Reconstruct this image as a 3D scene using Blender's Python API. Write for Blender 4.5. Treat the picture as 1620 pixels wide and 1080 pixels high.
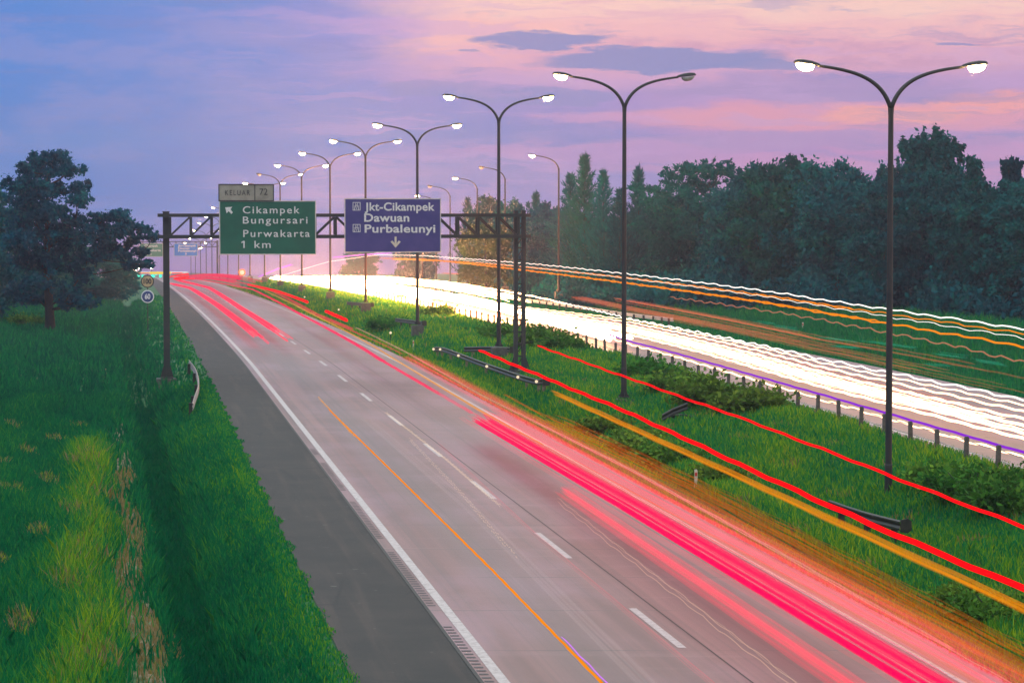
import bpy, math, random
import numpy as np
from mathutils import Vector, Matrix

for o in list(bpy.data.objects):
    bpy.data.objects.remove(o)
C = bpy.context.scene.collection
SC = bpy.context.scene
R = math.radians

# ---------------------------------------------------------------- camera
F = 4285.0                      # focal length in photo pixels (1620 wide)
PITCH = math.atan(210.0 / F)
CAM_H = 8.2
cam_d = bpy.data.cameras.new('camera')
cam_d.sensor_width = 36.0
cam_d.lens = F / 1620.0 * 36.0
cam_d.clip_start = 0.5
cam_d.clip_end = 12000
cam = bpy.data.objects.new('camera', cam_d)
C.objects.link(cam)
cam.location = (0, 0, CAM_H)
cam.rotation_euler = (math.pi / 2 - PITCH, 0, 0)
SC.camera = cam

SC.view_settings.view_transform = 'Standard'
SC.view_settings.look = 'None'
SC.view_settings.exposure = 0.0
SC.view_settings.gamma = 1.0
SC.cycles.use_denoising = True
SC.cycles.max_bounces = 6
SC.cycles.diffuse_bounces = 3
SC.cycles.glossy_bounces = 2
SC.cycles.volume_bounces = 0
SC.cycles.transparent_max_bounces = 64
SC.cycles.caustics_reflective = False
SC.cycles.caustics_refractive = False
SC.cycles.sample_clamp_indirect = 4.0


def lin(r, g, b):
    def f(c):
        c /= 255.0
        return c / 12.92 if c <= 0.04045 else ((c + 0.055) / 1.055) ** 2.4
    return (f(r), f(g), f(b), 1.0)


# ---------------------------------------------------------------- node helper
class NT:
    def __init__(self, tree):
        self.t = tree
        self.n = tree.nodes
        self.l = tree.links

    def new(self, typ, **kw):
        nd = self.n.new(typ)
        for k, v in kw.items():
            setattr(nd, k, v)
        return nd

    def put(self, sock, v):
        if isinstance(v, bpy.types.NodeSocket):
            self.l.new(v, sock)
        elif v is not None:
            sock.default_value = v

    def math(self, op, a, b=None, c=None, clamp=False):
        nd = self.new('ShaderNodeMath', operation=op, use_clamp=clamp)
        self.put(nd.inputs[0], a)
        self.put(nd.inputs[1], b)
        self.put(nd.inputs[2], c)
        return nd.outputs[0]

    def mix(self, fac, a, b, blend='MIX'):
        nd = self.new('ShaderNodeMix', data_type='RGBA', blend_type=blend)
        self.put(nd.inputs[0], fac)
        self.put(nd.inputs[6], a)
        self.put(nd.inputs[7], b)
        return nd.outputs[2]

    def smooth(self, v, lo, hi, a=0.0, b=1.0):
        nd = self.new('ShaderNodeMapRange', interpolation_type='SMOOTHSTEP')
        self.put(nd.inputs[0], v)
        for i, x in enumerate((lo, hi, a, b)):
            nd.inputs[i + 1].default_value = x
        return nd.outputs[0]

    def noise(self, vec, scale, detail=4.0, rough=0.55, dist=0.0):
        nd = self.new('ShaderNodeTexNoise')
        self.put(nd.inputs['Vector'], vec)
        nd.inputs['Scale'].default_value = scale
        nd.inputs['Detail'].default_value = detail
        nd.inputs['Roughness'].default_value = rough
        nd.inputs['Distortion'].default_value = dist
        return nd.outputs[0]

    def ramp(self, v, stops):
        nd = self.new('ShaderNodeValToRGB')
        self.put(nd.inputs[0], v)
        e = nd.color_ramp.elements
        while len(e) < len(stops):
            e.new(0.5)
        for el, (p, c) in zip(e, stops):
            el.position = p
            el.color = c
        return nd.outputs[0]

    def comb(self, x, y, z):
        nd = self.new('ShaderNodeCombineXYZ')
        for i, v in enumerate((x, y, z)):
            self.put(nd.inputs[i], v)
        return nd.outputs[0]

    def sep(self, v):
        nd = self.new('ShaderNodeSeparateXYZ')
        self.put(nd.inputs[0], v)
        return nd.outputs


# ---------------------------------------------------------------- sky
SUN_EL, SUN_AZ = R(4.0), R(48.0)      # low, to the right of the view, nearly set
world = bpy.data.worlds.new('World')
SC.world = world
world.use_nodes = True
W = NT(world.node_tree)
W.n.clear()
w_out = W.new('ShaderNodeOutputWorld')
w_bg = W.new('ShaderNodeBackground')
tc = W.new('ShaderNodeTexCoord')
dx, dy, dz = W.sep(tc.outputs['Generated'])
rad = W.math('SQRT', W.math('ADD', W.math('MULTIPLY', dx, dx), W.math('MULTIPLY', dy, dy)))
A = W.math('MULTIPLY', W.math('DIVIDE', dx, W.math('MAXIMUM', rad, 0.001)), 57.3)      # degrees sideways
L = W.math('MULTIPLY', W.math('ARCSINE', dz), 57.3)                                    # degrees of elevation
# wispy distortion of both coordinates
wv = W.comb(W.math('MULTIPLY', A, 0.45), W.math('MULTIPLY', L, 1.5), 3.7)
n1 = W.math('SUBTRACT', W.noise(wv, 1.0, 6, 0.6), 0.5)
n2 = W.math('SUBTRACT', W.noise(W.comb(W.math('MULTIPLY', A, 0.5), W.math('MULTIPLY', L, 2.4), 9.1), 1.0, 6, 0.62), 0.5)
nbig = W.noise(W.comb(W.math('MULTIPLY', A, 0.13), W.math('MULTIPLY', L, 0.85), 1.3), 1.0, 5, 0.55)
Aw = W.math('MULTIPLY_ADD', n1, 3.2, A)
Lw = W.math('MULTIPLY_ADD', n2, 0.75, L)
aa = W.math('DIVIDE', W.math('ADD', Aw, 11.0), 22.0, clamp=True)
low = W.ramp(aa, [(0.0, lin(82, 132, 206)), (0.30, lin(80, 126, 204)), (0.50, lin(92, 124, 196)), (0.60, lin(136, 134, 200)),
                  (0.72, lin(206, 146, 200)), (1.0, lin(216, 140, 192))])
top = W.ramp(aa, [(0.0, lin(58, 132, 214)), (0.25, lin(104, 138, 212)), (0.42, lin(168, 150, 212)),
                  (0.60, lin(190, 152, 208)), (1.0, lin(194, 148, 200))])
col = W.mix(W.smooth(L, 0.6, 3.4), low, top)
# blue streaks on the left
stripe = W.math('MULTIPLY', W.smooth(nbig, 0.48, 0.66), W.smooth(A, 2.0, -8.0))
col = W.mix(W.math('MULTIPLY', stripe, 0.55), col, lin(94, 140, 208))
veil = W.math('MULTIPLY', W.smooth(nbig, 0.52, 0.38), W.smooth(A, -9.0, 0.0))
col = W.mix(W.math('MULTIPLY', veil, 0.45), col, lin(196, 164, 208))


def px2a(x):
    return (x - 810) / 74.8


def py2l(y):
    return (330 - y) / 74.8


def blob(x, y, rx, ry, soft0=1.2, soft1=0.55):
    a = W.math('DIVIDE', W.math('SUBTRACT', Aw, px2a(x)), rx / 74.8)
    b = W.math('DIVIDE', W.math('SUBTRACT', Lw, py2l(y)), ry / 74.8)
    d = W.math('SQRT', W.math('ADD', W.math('MULTIPLY', a, a), W.math('MULTIPLY', b, b)))
    return W.smooth(d, soft0, soft1)


def over(mask, k, c):
    global col
    col = W.mix(W.math('MULTIPLY', mask, k), col, c)


# the peach sheet of cloud high on the right
peach = W.math('MULTIPLY', W.smooth(W.math('ADD', Lw, W.math('MULTIPLY', nbig, 1.2)), 3.0, 4.3), W.smooth(Aw, -4.2, 0.6))
over(peach, 0.95, lin(250, 190, 192))
over(W.math('MULTIPLY', peach, W.smooth(W.math('ADD', Lw, n1), 3.6, 4.3)), 0.9, lin(255, 210, 198))
over(blob(760, 66, 150, 40), 0.75, lin(255, 194, 186))
over(blob(1150, 92, 520, 34), 0.55, lin(232, 168, 188))
over(blob(880, 118, 330, 30), 0.35, lin(226, 170, 200))
# long rosy bands lower down
over(blob(1340, 188, 420, 26), 0.85, lin(240, 160, 176))
over(blob(1390, 184, 130, 13), 0.9, lin(255, 172, 162))
over(blob(1560, 165, 150, 18), 0.9, lin(255, 168, 162))
over(blob(960, 190, 130, 10), 0.5, lin(224, 160, 200))
over(blob(1260, 145, 300, 22), 0.75, lin(168, 146, 196))
over(blob(1320, 225, 420, 16), 0.7, lin(180, 146, 196))
over(blob(930, 238, 260, 14), 0.55, lin(214, 156, 202))
over(blob(1250, 262, 420, 20), 0.5, lin(214, 152, 194))
# fine streaks and ragged wisps
nst = W.noise(W.comb(W.math('MULTIPLY', A, .22), W.math('MULTIPLY', Lw, 3.4), 5.5), 1.0, 7, .62)
over(W.math('MULTIPLY', W.smooth(nst, .50, .64), W.smooth(A, -9.5, -2.0)), .46, lin(206, 166, 214))
over(W.smooth(nst, .48, .34), .42, lin(118, 132, 198))
over(W.math('MULTIPLY', W.smooth(W.noise(W.comb(W.math('MULTIPLY', A, .35), W.math('MULTIPLY', L, 1.1), 2.2), 1.0, 7, .65), .46, .62), W.smooth(A, 1.0, -5.0)), .38, lin(152, 150, 206))
rag = W.noise(W.comb(W.math('MULTIPLY', A, .9), W.math('MULTIPLY', L, 3.2), 8.8), 1.0, 8, .66)
rz = W.math('MULTIPLY', W.smooth(L, 2.75, 3.05), W.smooth(L, 3.75, 3.35))
over(W.math('MULTIPLY', W.math('MULTIPLY', rz, W.smooth(rag, .46, .6)), W.smooth(A, -1.0, 2.5)), .6, lin(206, 152, 186))
over(W.math('MULTIPLY', W.math('MULTIPLY', W.smooth(L, 3.4, 3.8), W.smooth(nst, .5, .62)), W.smooth(A, -1.5, 1.5)), .5, lin(246, 184, 186))
# slate blue clouds
for b_ in ((855, 66, 122, 15, .95), (1035, 96, 190, 19, .95), (1180, 110, 90, 10, .7), (690, 142, 95, 17, .6), (560, 160, 60, 10, .3),
           (860, 154, 120, 13, .6), (1497, 74, 46, 4, .8), (740, 88, 34, 4, .7), (1180, 108, 150, 8, .5)):
    over(blob(*b_[:4], 1.1, 0.72), b_[4], lin(138, 142, 196))
# overhead, out of view, the sky is brightened to light the ground
up = W.smooth(L, 6.0, 32.0)
col = W.mix(up, col, (1.46, 1.68, 1.74, 1))
# low air near and under the far horizon
col = W.mix(W.smooth(L, 0.3, -1.6), col, lin(164, 136, 190))
sky = W.new('ShaderNodeTexSky', sky_type='NISHITA', sun_disc=False)
sky.sun_elevation = SUN_EL
sky.sun_rotation = SUN_AZ
add = W.new('ShaderNodeMix', data_type='RGBA', blend_type='ADD')
add.inputs[0].default_value = 0.002
W.put(add.inputs[6], col)
W.put(add.inputs[7], sky.outputs[0])
W.put(w_bg.inputs['Color'], add.outputs[2])
w_bg.inputs['Strength'].default_value = 1.0
W.l.new(w_bg.outputs[0], w_out.inputs[0])

sun_d = bpy.data.lights.new('sun', 'SUN')
sun_d.energy = 0.5
sun_d.angle = R(20)
sun_d.color = (1.0, 0.62, 0.55)
sun = bpy.data.objects.new('sun', sun_d)
C.objects.link(sun)
sd = Vector((math.sin(SUN_AZ) * math.cos(R(10)), math.cos(SUN_AZ) * math.cos(R(10)), math.sin(R(10))))
sun.rotation_euler = sd.to_track_quat('Z', 'Y').to_euler()

# ---------------------------------------------------------------- place: road frame
# u runs across the road (metres right of the foot of the camera's own line), Y away from the bridge
K = -0.14149


def X(u, Y):
    return u + K * Y


def prof(Y):
    Y = np.asarray(Y, dtype=float)
    return -np.power(np.maximum(Y - 140.0, 0.0) / 100.0, 1.3)


CU = np.array([-900, -120, -40, -12, -4, -1.3, -0.75, -0.05, 0.15, 0.5, 1.05, 1.6, 2.6, 3.3, 3.85, 4.2, 15.0, 15.35, 16.2, 17.2, 18.0, 18.9,
               20.3, 22, 25, 26.7, 27.4, 27.9, 38.6, 39.2, 41, 44, 50, 60, 120, 900], float)
CZ = np.array([6, .2, -.3, -.7, -.85, -.95, -.95, -.98, -1.2, -1.55, -1.6, -1.15, -.5, -.18, -.03, -.03, -.03, -.05, -.3, -.75, -1.0, -.75,
               -.3, -.15, -.08, -.05, -.03, -.03, -.03, -.1, -.5, -.7, -.4, 0, .6, 6], float)


def skew(u, Y):
    return u + .0125 * (np.clip(Y, 45, 190) - 105) * np.clip((3.7 - u) / 2.2, 0, 1)


def cross(u, Y):
    u = np.asarray(u, float)
    Y = np.asarray(Y, float)
    z = np.interp(skew(u, Y), CU, CZ)
    # the median hangs lower near the bridge
    dip = np.exp(-((u - 21.8) / 2.7) ** 2) * (1 - np.clip((Y - 86) / 30, 0, 1)) * 1.25
    ditch = np.exp(-((u - 18.2) / 0.9) ** 2) * (1 - np.clip((Y - 95) / 30, 0, 1)) * 0.7
    hump = np.exp(-((u - 21) / 3.0) ** 2) * np.clip((Y - 180) / 150, 0, 1) * 1.0
    return z - dip - ditch + hump


def bump(u, Y):
    off = np.clip(np.minimum.reduce([np.abs(u - 4.0) / 1.5 + (u > 4.0) * (u < 15.2) * -9, np.abs(u - 15.2) / 1.5 + 0 * u,
                                     np.abs(u - 27.4) / 1.5, np.abs(u - 39.2) / 1.5]), 0, 1)
    road = ((u > 3.8) & (u < 15.3)) | ((u > 27.3) & (u < 39))
    off = np.where(road, 0, off)
    b = (np.sin(u * 1.9 + np.sin(Y * .31) * 2) * np.sin(Y * .47 + u * .6) * .07 + np.sin(u * .51 + Y * .13) * .08
         + np.sin(u * 4.7 + Y * 1.3) * np.sin(Y * 2.1 - u * 1.7) * .03)
    return b * off


def ground(u, Y):
    return prof(Y) + cross(u, Y) + bump(np.asarray(u, float), np.asarray(Y, float))


def gz(u, Y):
    return float(ground(np.array([u]), np.array([Y]))[0])


def pt(u, Y, h=0.0):
    """point above the ground"""
    return Vector((X(u, Y), Y, gz(u, Y) + h))


def rp(u, Y, h=0.0):
    """point above the road surface"""
    return Vector((X(u, Y), Y, float(prof(Y)) + h))


def ray(px, py):
    a, v = (px - 810.0) / F, (540.0 - py) / F
    return a, math.cos(PITCH) + v * math.sin(PITCH), -math.sin(PITCH) + v * math.cos(PITCH)


def find(px, py, h=0.0, road=False, Ymin=30, Ymax=900):
    """(u, Y) where the sight line through a photo pixel meets a surface h above ground or road"""
    a, b, c = ray(px, py)
    Ys = np.arange(Ymin, Ymax, 0.25)
    xs = a / b * Ys
    zs = CAM_H + c / b * Ys
    us = xs - K * Ys
    g = (prof(Ys) if road else ground(us, Ys)) + h
    below = np.nonzero(zs <= g)[0]
    i = int(below[0]) if len(below) else len(Ys) - 1
    return float(us[i]), float(Ys[i])


# ---------------------------------------------------------------- materials
def mat(name, color=(.5, .5, .5, 1), rough=0.6, metal=0.0):
    m = bpy.data.materials.new(name)
    m.use_nodes = True
    b = m.node_tree.nodes['Principled BSDF']
    b.inputs['Base Color'].default_value = color if len(color) == 4 else (*color, 1)
    b.inputs['Roughness'].default_value = rough
    b.inputs['Metallic'].default_value = metal
    return m, NT(m.node_tree), b


def worn(name, c0, c1, scale=3.0, rough=0.6, metal=0.0):
    m, T, b = mat(name, c0, rough, metal)
    t = T.new('ShaderNodeTexCoord')
    n = T.noise(t.outputs['Object'], scale, 6, 0.65)
    T.put(b.inputs['Base Color'], T.mix(T.smooth(n, 0.35, 0.68), (*c0, 1), (*c1, 1)))
    T.put(b.inputs['Roughness'], T.math('MULTIPLY_ADD', n, 0.3, rough - 0.15))
    return m


def emit(name, color, strength, through=0.0):
    """something that gives off light; through > 0 lets that share of what is behind shine through"""
    m = bpy.data.materials.new(name)
    m.use_nodes = True
    T = NT(m.node_tree)
    T.n.clear()
    o = T.new('ShaderNodeOutputMaterial')
    e = T.new('ShaderNodeEmission')
    e.inputs[0].default_value = (*color, 1)
    e.inputs[1].default_value = strength
    if through > 0:
        tr = T.new('ShaderNodeBsdfTransparent')
        tr.inputs[0].default_value = (through, through, through, 1)
        ad = T.new('ShaderNodeAddShader')
        T.l.new(e.outputs[0], ad.inputs[0])
        T.l.new(tr.outputs[0], ad.inputs[1])
        T.l.new(ad.outputs[0], o.inputs[0])
    else:
        T.l.new(e.outputs[0], o.inputs[0])
    return m


M = {}
M['steel'] = worn('dark_steel', (.012, .014, .016), (.026, .024, .022), 2.5, .55, .1)
M['gantry'] = worn('gantry_steel', (.016, .022, .023), (.034, .035, .032), 1.5, .6, .1)
M['galv'] = worn('galvanised_steel', (.14, .12, .11), (.24, .21, .19), 4, .5, .3)
M['rail'] = worn('weathered_rail', (.018, .022, .022), (.045, .042, .036), 3, .5, .4)
M['railpale'] = worn('pale_rail', (.45, .43, .4), (.6, .57, .52), 3, .5, .1)
M['conc'] = worn('concrete', (.05, .055, .05), (.10, .095, .085), 5, .9)
M['postc'] = worn('fence_post', (.045, .042, .036), (.11, .1, .085), 9, .9)
M['wood'] = worn('timber_post', (.14, .11, .07), (.26, .2, .13), 8, .85)
M['cream'] = worn('cream_paint', (.5, .44, .34), (.68, .6, .48), 6, .6)
M['white'] = worn('white_paint', (.6, .6, .6), (.75, .75, .74), 6, .5)
M['letter'] = worn('reflective_letter', (.55, .55, .54), (.72, .71, .69), 12, .4)
M['green'] = worn('sign_green', (.0004, .085, .052), (.0008, .11, .066), .9, .4)
M['blue'] = worn('sign_blue', (.034, .036, .17), (.06, .05, .20), .8, .4)  # purple of the surrounding glow put into the blue face colour
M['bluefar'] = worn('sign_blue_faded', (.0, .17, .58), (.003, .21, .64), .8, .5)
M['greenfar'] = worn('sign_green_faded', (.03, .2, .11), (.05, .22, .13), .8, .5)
M['greyp'] = worn('sign_grey', (.2, .19, .15), (.3, .28, .23), 1.6, .6)
M['black'] = worn('black_letter', (.02, .02, .02), (.045, .045, .04), 6, .6)
M['edge'] = worn('sign_edge', (.4, .4, .38), (.55, .54, .5), 3, .5)
M['tan'] = worn('sun_faded_disc', (.42, .3, .16), (.52, .38, .22), 3, .6)
M['navy'] = worn('sign_navy', (.02, .04, .15), (.03, .06, .2), 3, .5)
M['red'] = worn('red_paint', (.5, .03, .02), (.6, .06, .04), 5, .5)
M['orange'] = worn('orange_paint', (.7, .2, .03), (.8, .28, .06), 5, .5)
M['wire'] = worn('wire', (.3, .28, .25), (.42, .4, .36), 5, .5, .3)
M['bark'] = worn('bark', (.010, .012, .013), (.026, .025, .022), 4, .95)
M['reflector'] = emit('reflector_glow', (1, .78, .5), 1.1)  # reflector glint put in as emission, the disc is no lamp
M['lamp'] = emit('lamp_lens_lit', (1, .60, .24), 240)
M['lampw'] = emit('lamp_lens_white', (1, .82, .55), 45)
M['lens_off'] = worn('lamp_lens_off', (.3, .3, .28), (.38, .37, .34), 5, .3)

# asphalt shoulder
m, T, b = mat('asphalt', (.05, .05, .05), .85)
t = T.new('ShaderNodeTexCoord')
n = T.noise(t.outputs['Object'], 0.5, 8, 0.7)
nf = T.noise(t.outputs['Object'], 14, 4, 0.7)
c = T.mix(T.smooth(n, .35, .7), (.0115, .010, .008, 1), (.024, .0185, .0145, 1))
x, y, z = T.sep(t.outputs['Object'])
lane_ = T.noise(T.comb(T.math('MULTIPLY', T.math('MULTIPLY_ADD', y, -K, x), 1.6), T.math('MULTIPLY', y, .06), 1.0), 1.0, 5, .6)
vo = T.new('ShaderNodeTexVoronoi', feature='DISTANCE_TO_EDGE')
wob = T.new('ShaderNodeVectorMath', operation='MULTIPLY_ADD')
T.put(wob.inputs[0], T.new('ShaderNodeTexNoise').outputs['Color'])
wob.inputs[1].default_value = (1.2, 1.2, 0)
T.put(wob.inputs[2], T.comb(x, T.math('MULTIPLY', y, .45), 0.0))
T.put(vo.inputs['Vector'], wob.outputs[0])
vo.inputs['Scale'].default_value = .55
c = T.mix(T.math('MULTIPLY', T.smooth(lane_, .5, .68), .6), c, (.048, .032, .024, 1))
c = T.mix(T.math('MULTIPLY', T.smooth(lane_, .45, .3), .5), c, (.010, .012, .010, 1))
crk = T.math('MULTIPLY', T.smooth(vo.outputs['Distance'], .035, .008), T.smooth(T.noise(t.outputs['Object'], .16, 3, .5), .48, .58))
c = T.mix(T.math('MULTIPLY', crk, .7), c, (.006, .006, .005, 1))
sp_ = T.smooth(T.noise(t.outputs['Object'], 3.2, 2, .5), .70, .76)
c = T.mix(T.math('MULTIPLY', sp_, .6), c, (.11, .10, .085, 1))
c = T.mix(T.math('MULTIPLY', T.smooth(nf, .55, .75), .35), c, (.07, .062, .05, 1))
T.put(b.inputs['Base Color'], c)
M['asphalt'] = m

# concrete carriageway: slabs, tyre polish along the lanes, transverse joints
m, T, b = mat('road_concrete', (.2, .19, .18), .55)
t = T.new('ShaderNodeTexCoord')
x, y, z = T.sep(t.outputs['Object'])
uu = T.math('MULTIPLY_ADD', y, -K, x)
stretch = T.comb(T.math('MULTIPLY', uu, 2.2), T.math('MULTIPLY', y, 0.035), 0.0)
s1 = T.noise(stretch, 1.0, 6, .6)
s2 = T.noise(T.comb(T.math('MULTIPLY', uu, 7.0), T.math('MULTIPLY', y, 0.02), 4.0), 1.0, 3, .5)
blot = T.noise(T.comb(T.math('MULTIPLY', uu, .22), T.math('MULTIPLY', y, 0.09), 2.0), 1.0, 5, .6)
cross_s = T.noise(T.comb(T.math('MULTIPLY', uu, .12), T.math('MULTIPLY', y, .9), 7.0), 1.0, 4, .6)
grain = T.noise(t.outputs['Object'], 9.0, 4, .7)
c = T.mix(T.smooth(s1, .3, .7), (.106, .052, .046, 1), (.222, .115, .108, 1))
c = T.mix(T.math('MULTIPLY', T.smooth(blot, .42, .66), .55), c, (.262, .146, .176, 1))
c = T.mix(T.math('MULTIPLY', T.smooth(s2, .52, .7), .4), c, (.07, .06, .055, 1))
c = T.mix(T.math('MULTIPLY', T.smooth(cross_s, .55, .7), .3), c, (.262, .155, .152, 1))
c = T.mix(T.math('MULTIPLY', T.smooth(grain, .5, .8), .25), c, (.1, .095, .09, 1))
# dark oil track down the middle of each lane
for cu, k in ((8.35, .45), (12.15, .35), (30.0, .3), (33.7, .3)):
    d = T.math('ABSOLUTE', T.math('SUBTRACT', uu, cu))
    mk = T.math('MULTIPLY', T.smooth(d, 1.1, .1), T.math('MULTIPLY', T.smooth(s1, .2, .65), k))
    c = T.mix(mk, c, (.075, .072, .068, 1))
jm = T.math('MODULO', y, 5.0)
joint = T.math('MULTIPLY', T.math('LESS_THAN', jm, 0.07), T.smooth(T.noise(t.outputs['Object'], .4, 2, .5), .4, .6, .15, .8))
c = T.mix(joint, c, (.06, .055, .05, 1))
T.put(b.inputs['Base Color'], c)
T.put(b.inputs['Roughness'], T.math('MULTIPLY_ADD', s1, .3, .38))
M['road'] = m

# road paint
m, T, b = mat('road_paint', (.7, .68, .66), .6)
t = T.new('ShaderNodeTexCoord')
n = T.noise(t.outputs['Object'], 6, 6, .7)
T.put(b.inputs['Base Color'], T.mix(T.smooth(n, .4, .75), (.44, .38, .37, 1), (.24, .19, .18, 1)))
M['paint'] = m
M['groove'] = worn('rumble_groove', (.05, .045, .045), (.08, .075, .07), 4, .8)
M['joint'] = worn('joint_seal', (.03, .028, .025), (.05, .045, .04), 4, .8)

# soil and turf
m, T, b = mat('turf', (.04, .1, .03), .95)
t = T.new('ShaderNodeTexCoord')
x, y, z = T.sep(t.outputs['Object'])
uu = T.math('MULTIPLY_ADD', y, -K, x)
n = T.noise(t.outputs['Object'], .22, 6, .6)
n3 = T.noise(t.outputs['Object'], 1.7, 6, .7)
c = T.mix(T.smooth(n, .35, .65), (.006, .075, .026, 1), (.03, .12, .016, 1))
c = T.mix(T.math('MULTIPLY', T.smooth(n3, .45, .75), .7), c, (.006, .06, .02, 1))
# worn dirt and straw path left of the ditch
sk = T.math('MULTIPLY_ADD', T.math('SUBTRACT', T.math('MINIMUM', T.math('MAXIMUM', y, 45.0), 190.0), 105.0), .0125, uu)
pd = T.math('ABSOLUTE', T.math('SUBTRACT', T.math('MULTIPLY_ADD', T.math('SUBTRACT', n3, .5), 1.1, sk), -.38))
pm = T.math('MULTIPLY', T.smooth(pd, .62, .2), T.smooth(T.noise(t.outputs['Object'], .6, 4, .6), .35, .55))
c = T.mix(pm, c, T.mix(T.smooth(n3, .4, .6), (.12, .085, .05, 1), (.24, .17, .10, 1)))
T.put(b.inputs['Base Color'], c)
M['turf'] = m


def leafmat(name, stops, trans=.25, vary=True):
    m, T, b = mat(name, stops[0][1], .75)
    at = T.new('ShaderNodeAttribute', attribute_name='tint')
    c = T.ramp(at.outputs['Fac'], stops)
    if vary:
        oi = T.new('ShaderNodeObjectInfo')
        hs = T.new('ShaderNodeHueSaturation')
        T.put(hs.inputs['Hue'], T.math('MULTIPLY_ADD', oi.outputs['Random'], .07, .455))
        T.put(hs.inputs['Value'], T.math('MULTIPLY_ADD', T.math('FRACT', T.math('MULTIPLY', oi.outputs['Random'], 7.3)), .55, .72))
        T.put(hs.inputs['Color'], c)
        c = hs.outputs[0]
    T.put(b.inputs['Base Color'], c)
    b.inputs['Specular IOR Level'].default_value = 0.04
    b.inputs['Roughness'].default_value = .9
    tl = T.new('ShaderNodeBsdfTranslucent')
    T.put(tl.inputs[0], c)
    mx = T.new('ShaderNodeMixShader')
    mx.inputs[0].default_value = trans
    out = T.n['Material Output']
    T.l.new(b.outputs[0], mx.inputs[1])
    T.l.new(tl.outputs[0], mx.inputs[2])
    T.l.new(mx.outputs[0], out.inputs[0])
    return m


M['leaf'] = leafmat('leaf_dark', [(0, (.0003, .046, .062, 1)), (.6, (.0006, .084, .102, 1)), (1, (.003, .125, .105, 1))])
M['leafblue'] = leafmat('leaf_blue', [(0, (.0002, .055, .085, 1)), (.6, (.0004, .09, .125, 1)), (1, (.001, .14, .13, 1))])
M['leafhaze'] = leafmat('leaf_haze_paled', [(0, (.001, .07, .085, 1)), (1, (.004, .115, .12, 1))])  # leaf colour paled to stand in for haze over distance
M['leafy'] = leafmat('leaf_yellow', [(0, (.008, .05, .02, 1)), (.6, (.028, .085, .025, 1)), (1, (.07, .12, .03, 1))])
M['needle'] = leafmat('needle', [(0, (.0006, .065, .075, 1)), (1, (.002, .12, .115, 1))])
M['bush'] = leafmat('bush_leaf', [(0, (.02, .08, .014, 1)), (.6, (.06, .17, .02, 1)), (1, (.15, .27, .03, 1))])
M['grass'] = leafmat('grass_blade', [(0, (.0008, .085, .048, 1)), (.4, (.010, .20, .055, 1)), (.62, (.10, .30, .018, 1)),
                                     (.82, (.34, .44, .02, 1)), (.88, (.24, .17, .06, 1)), (1, (.36, .26, .14, 1))], .3, False)


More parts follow.
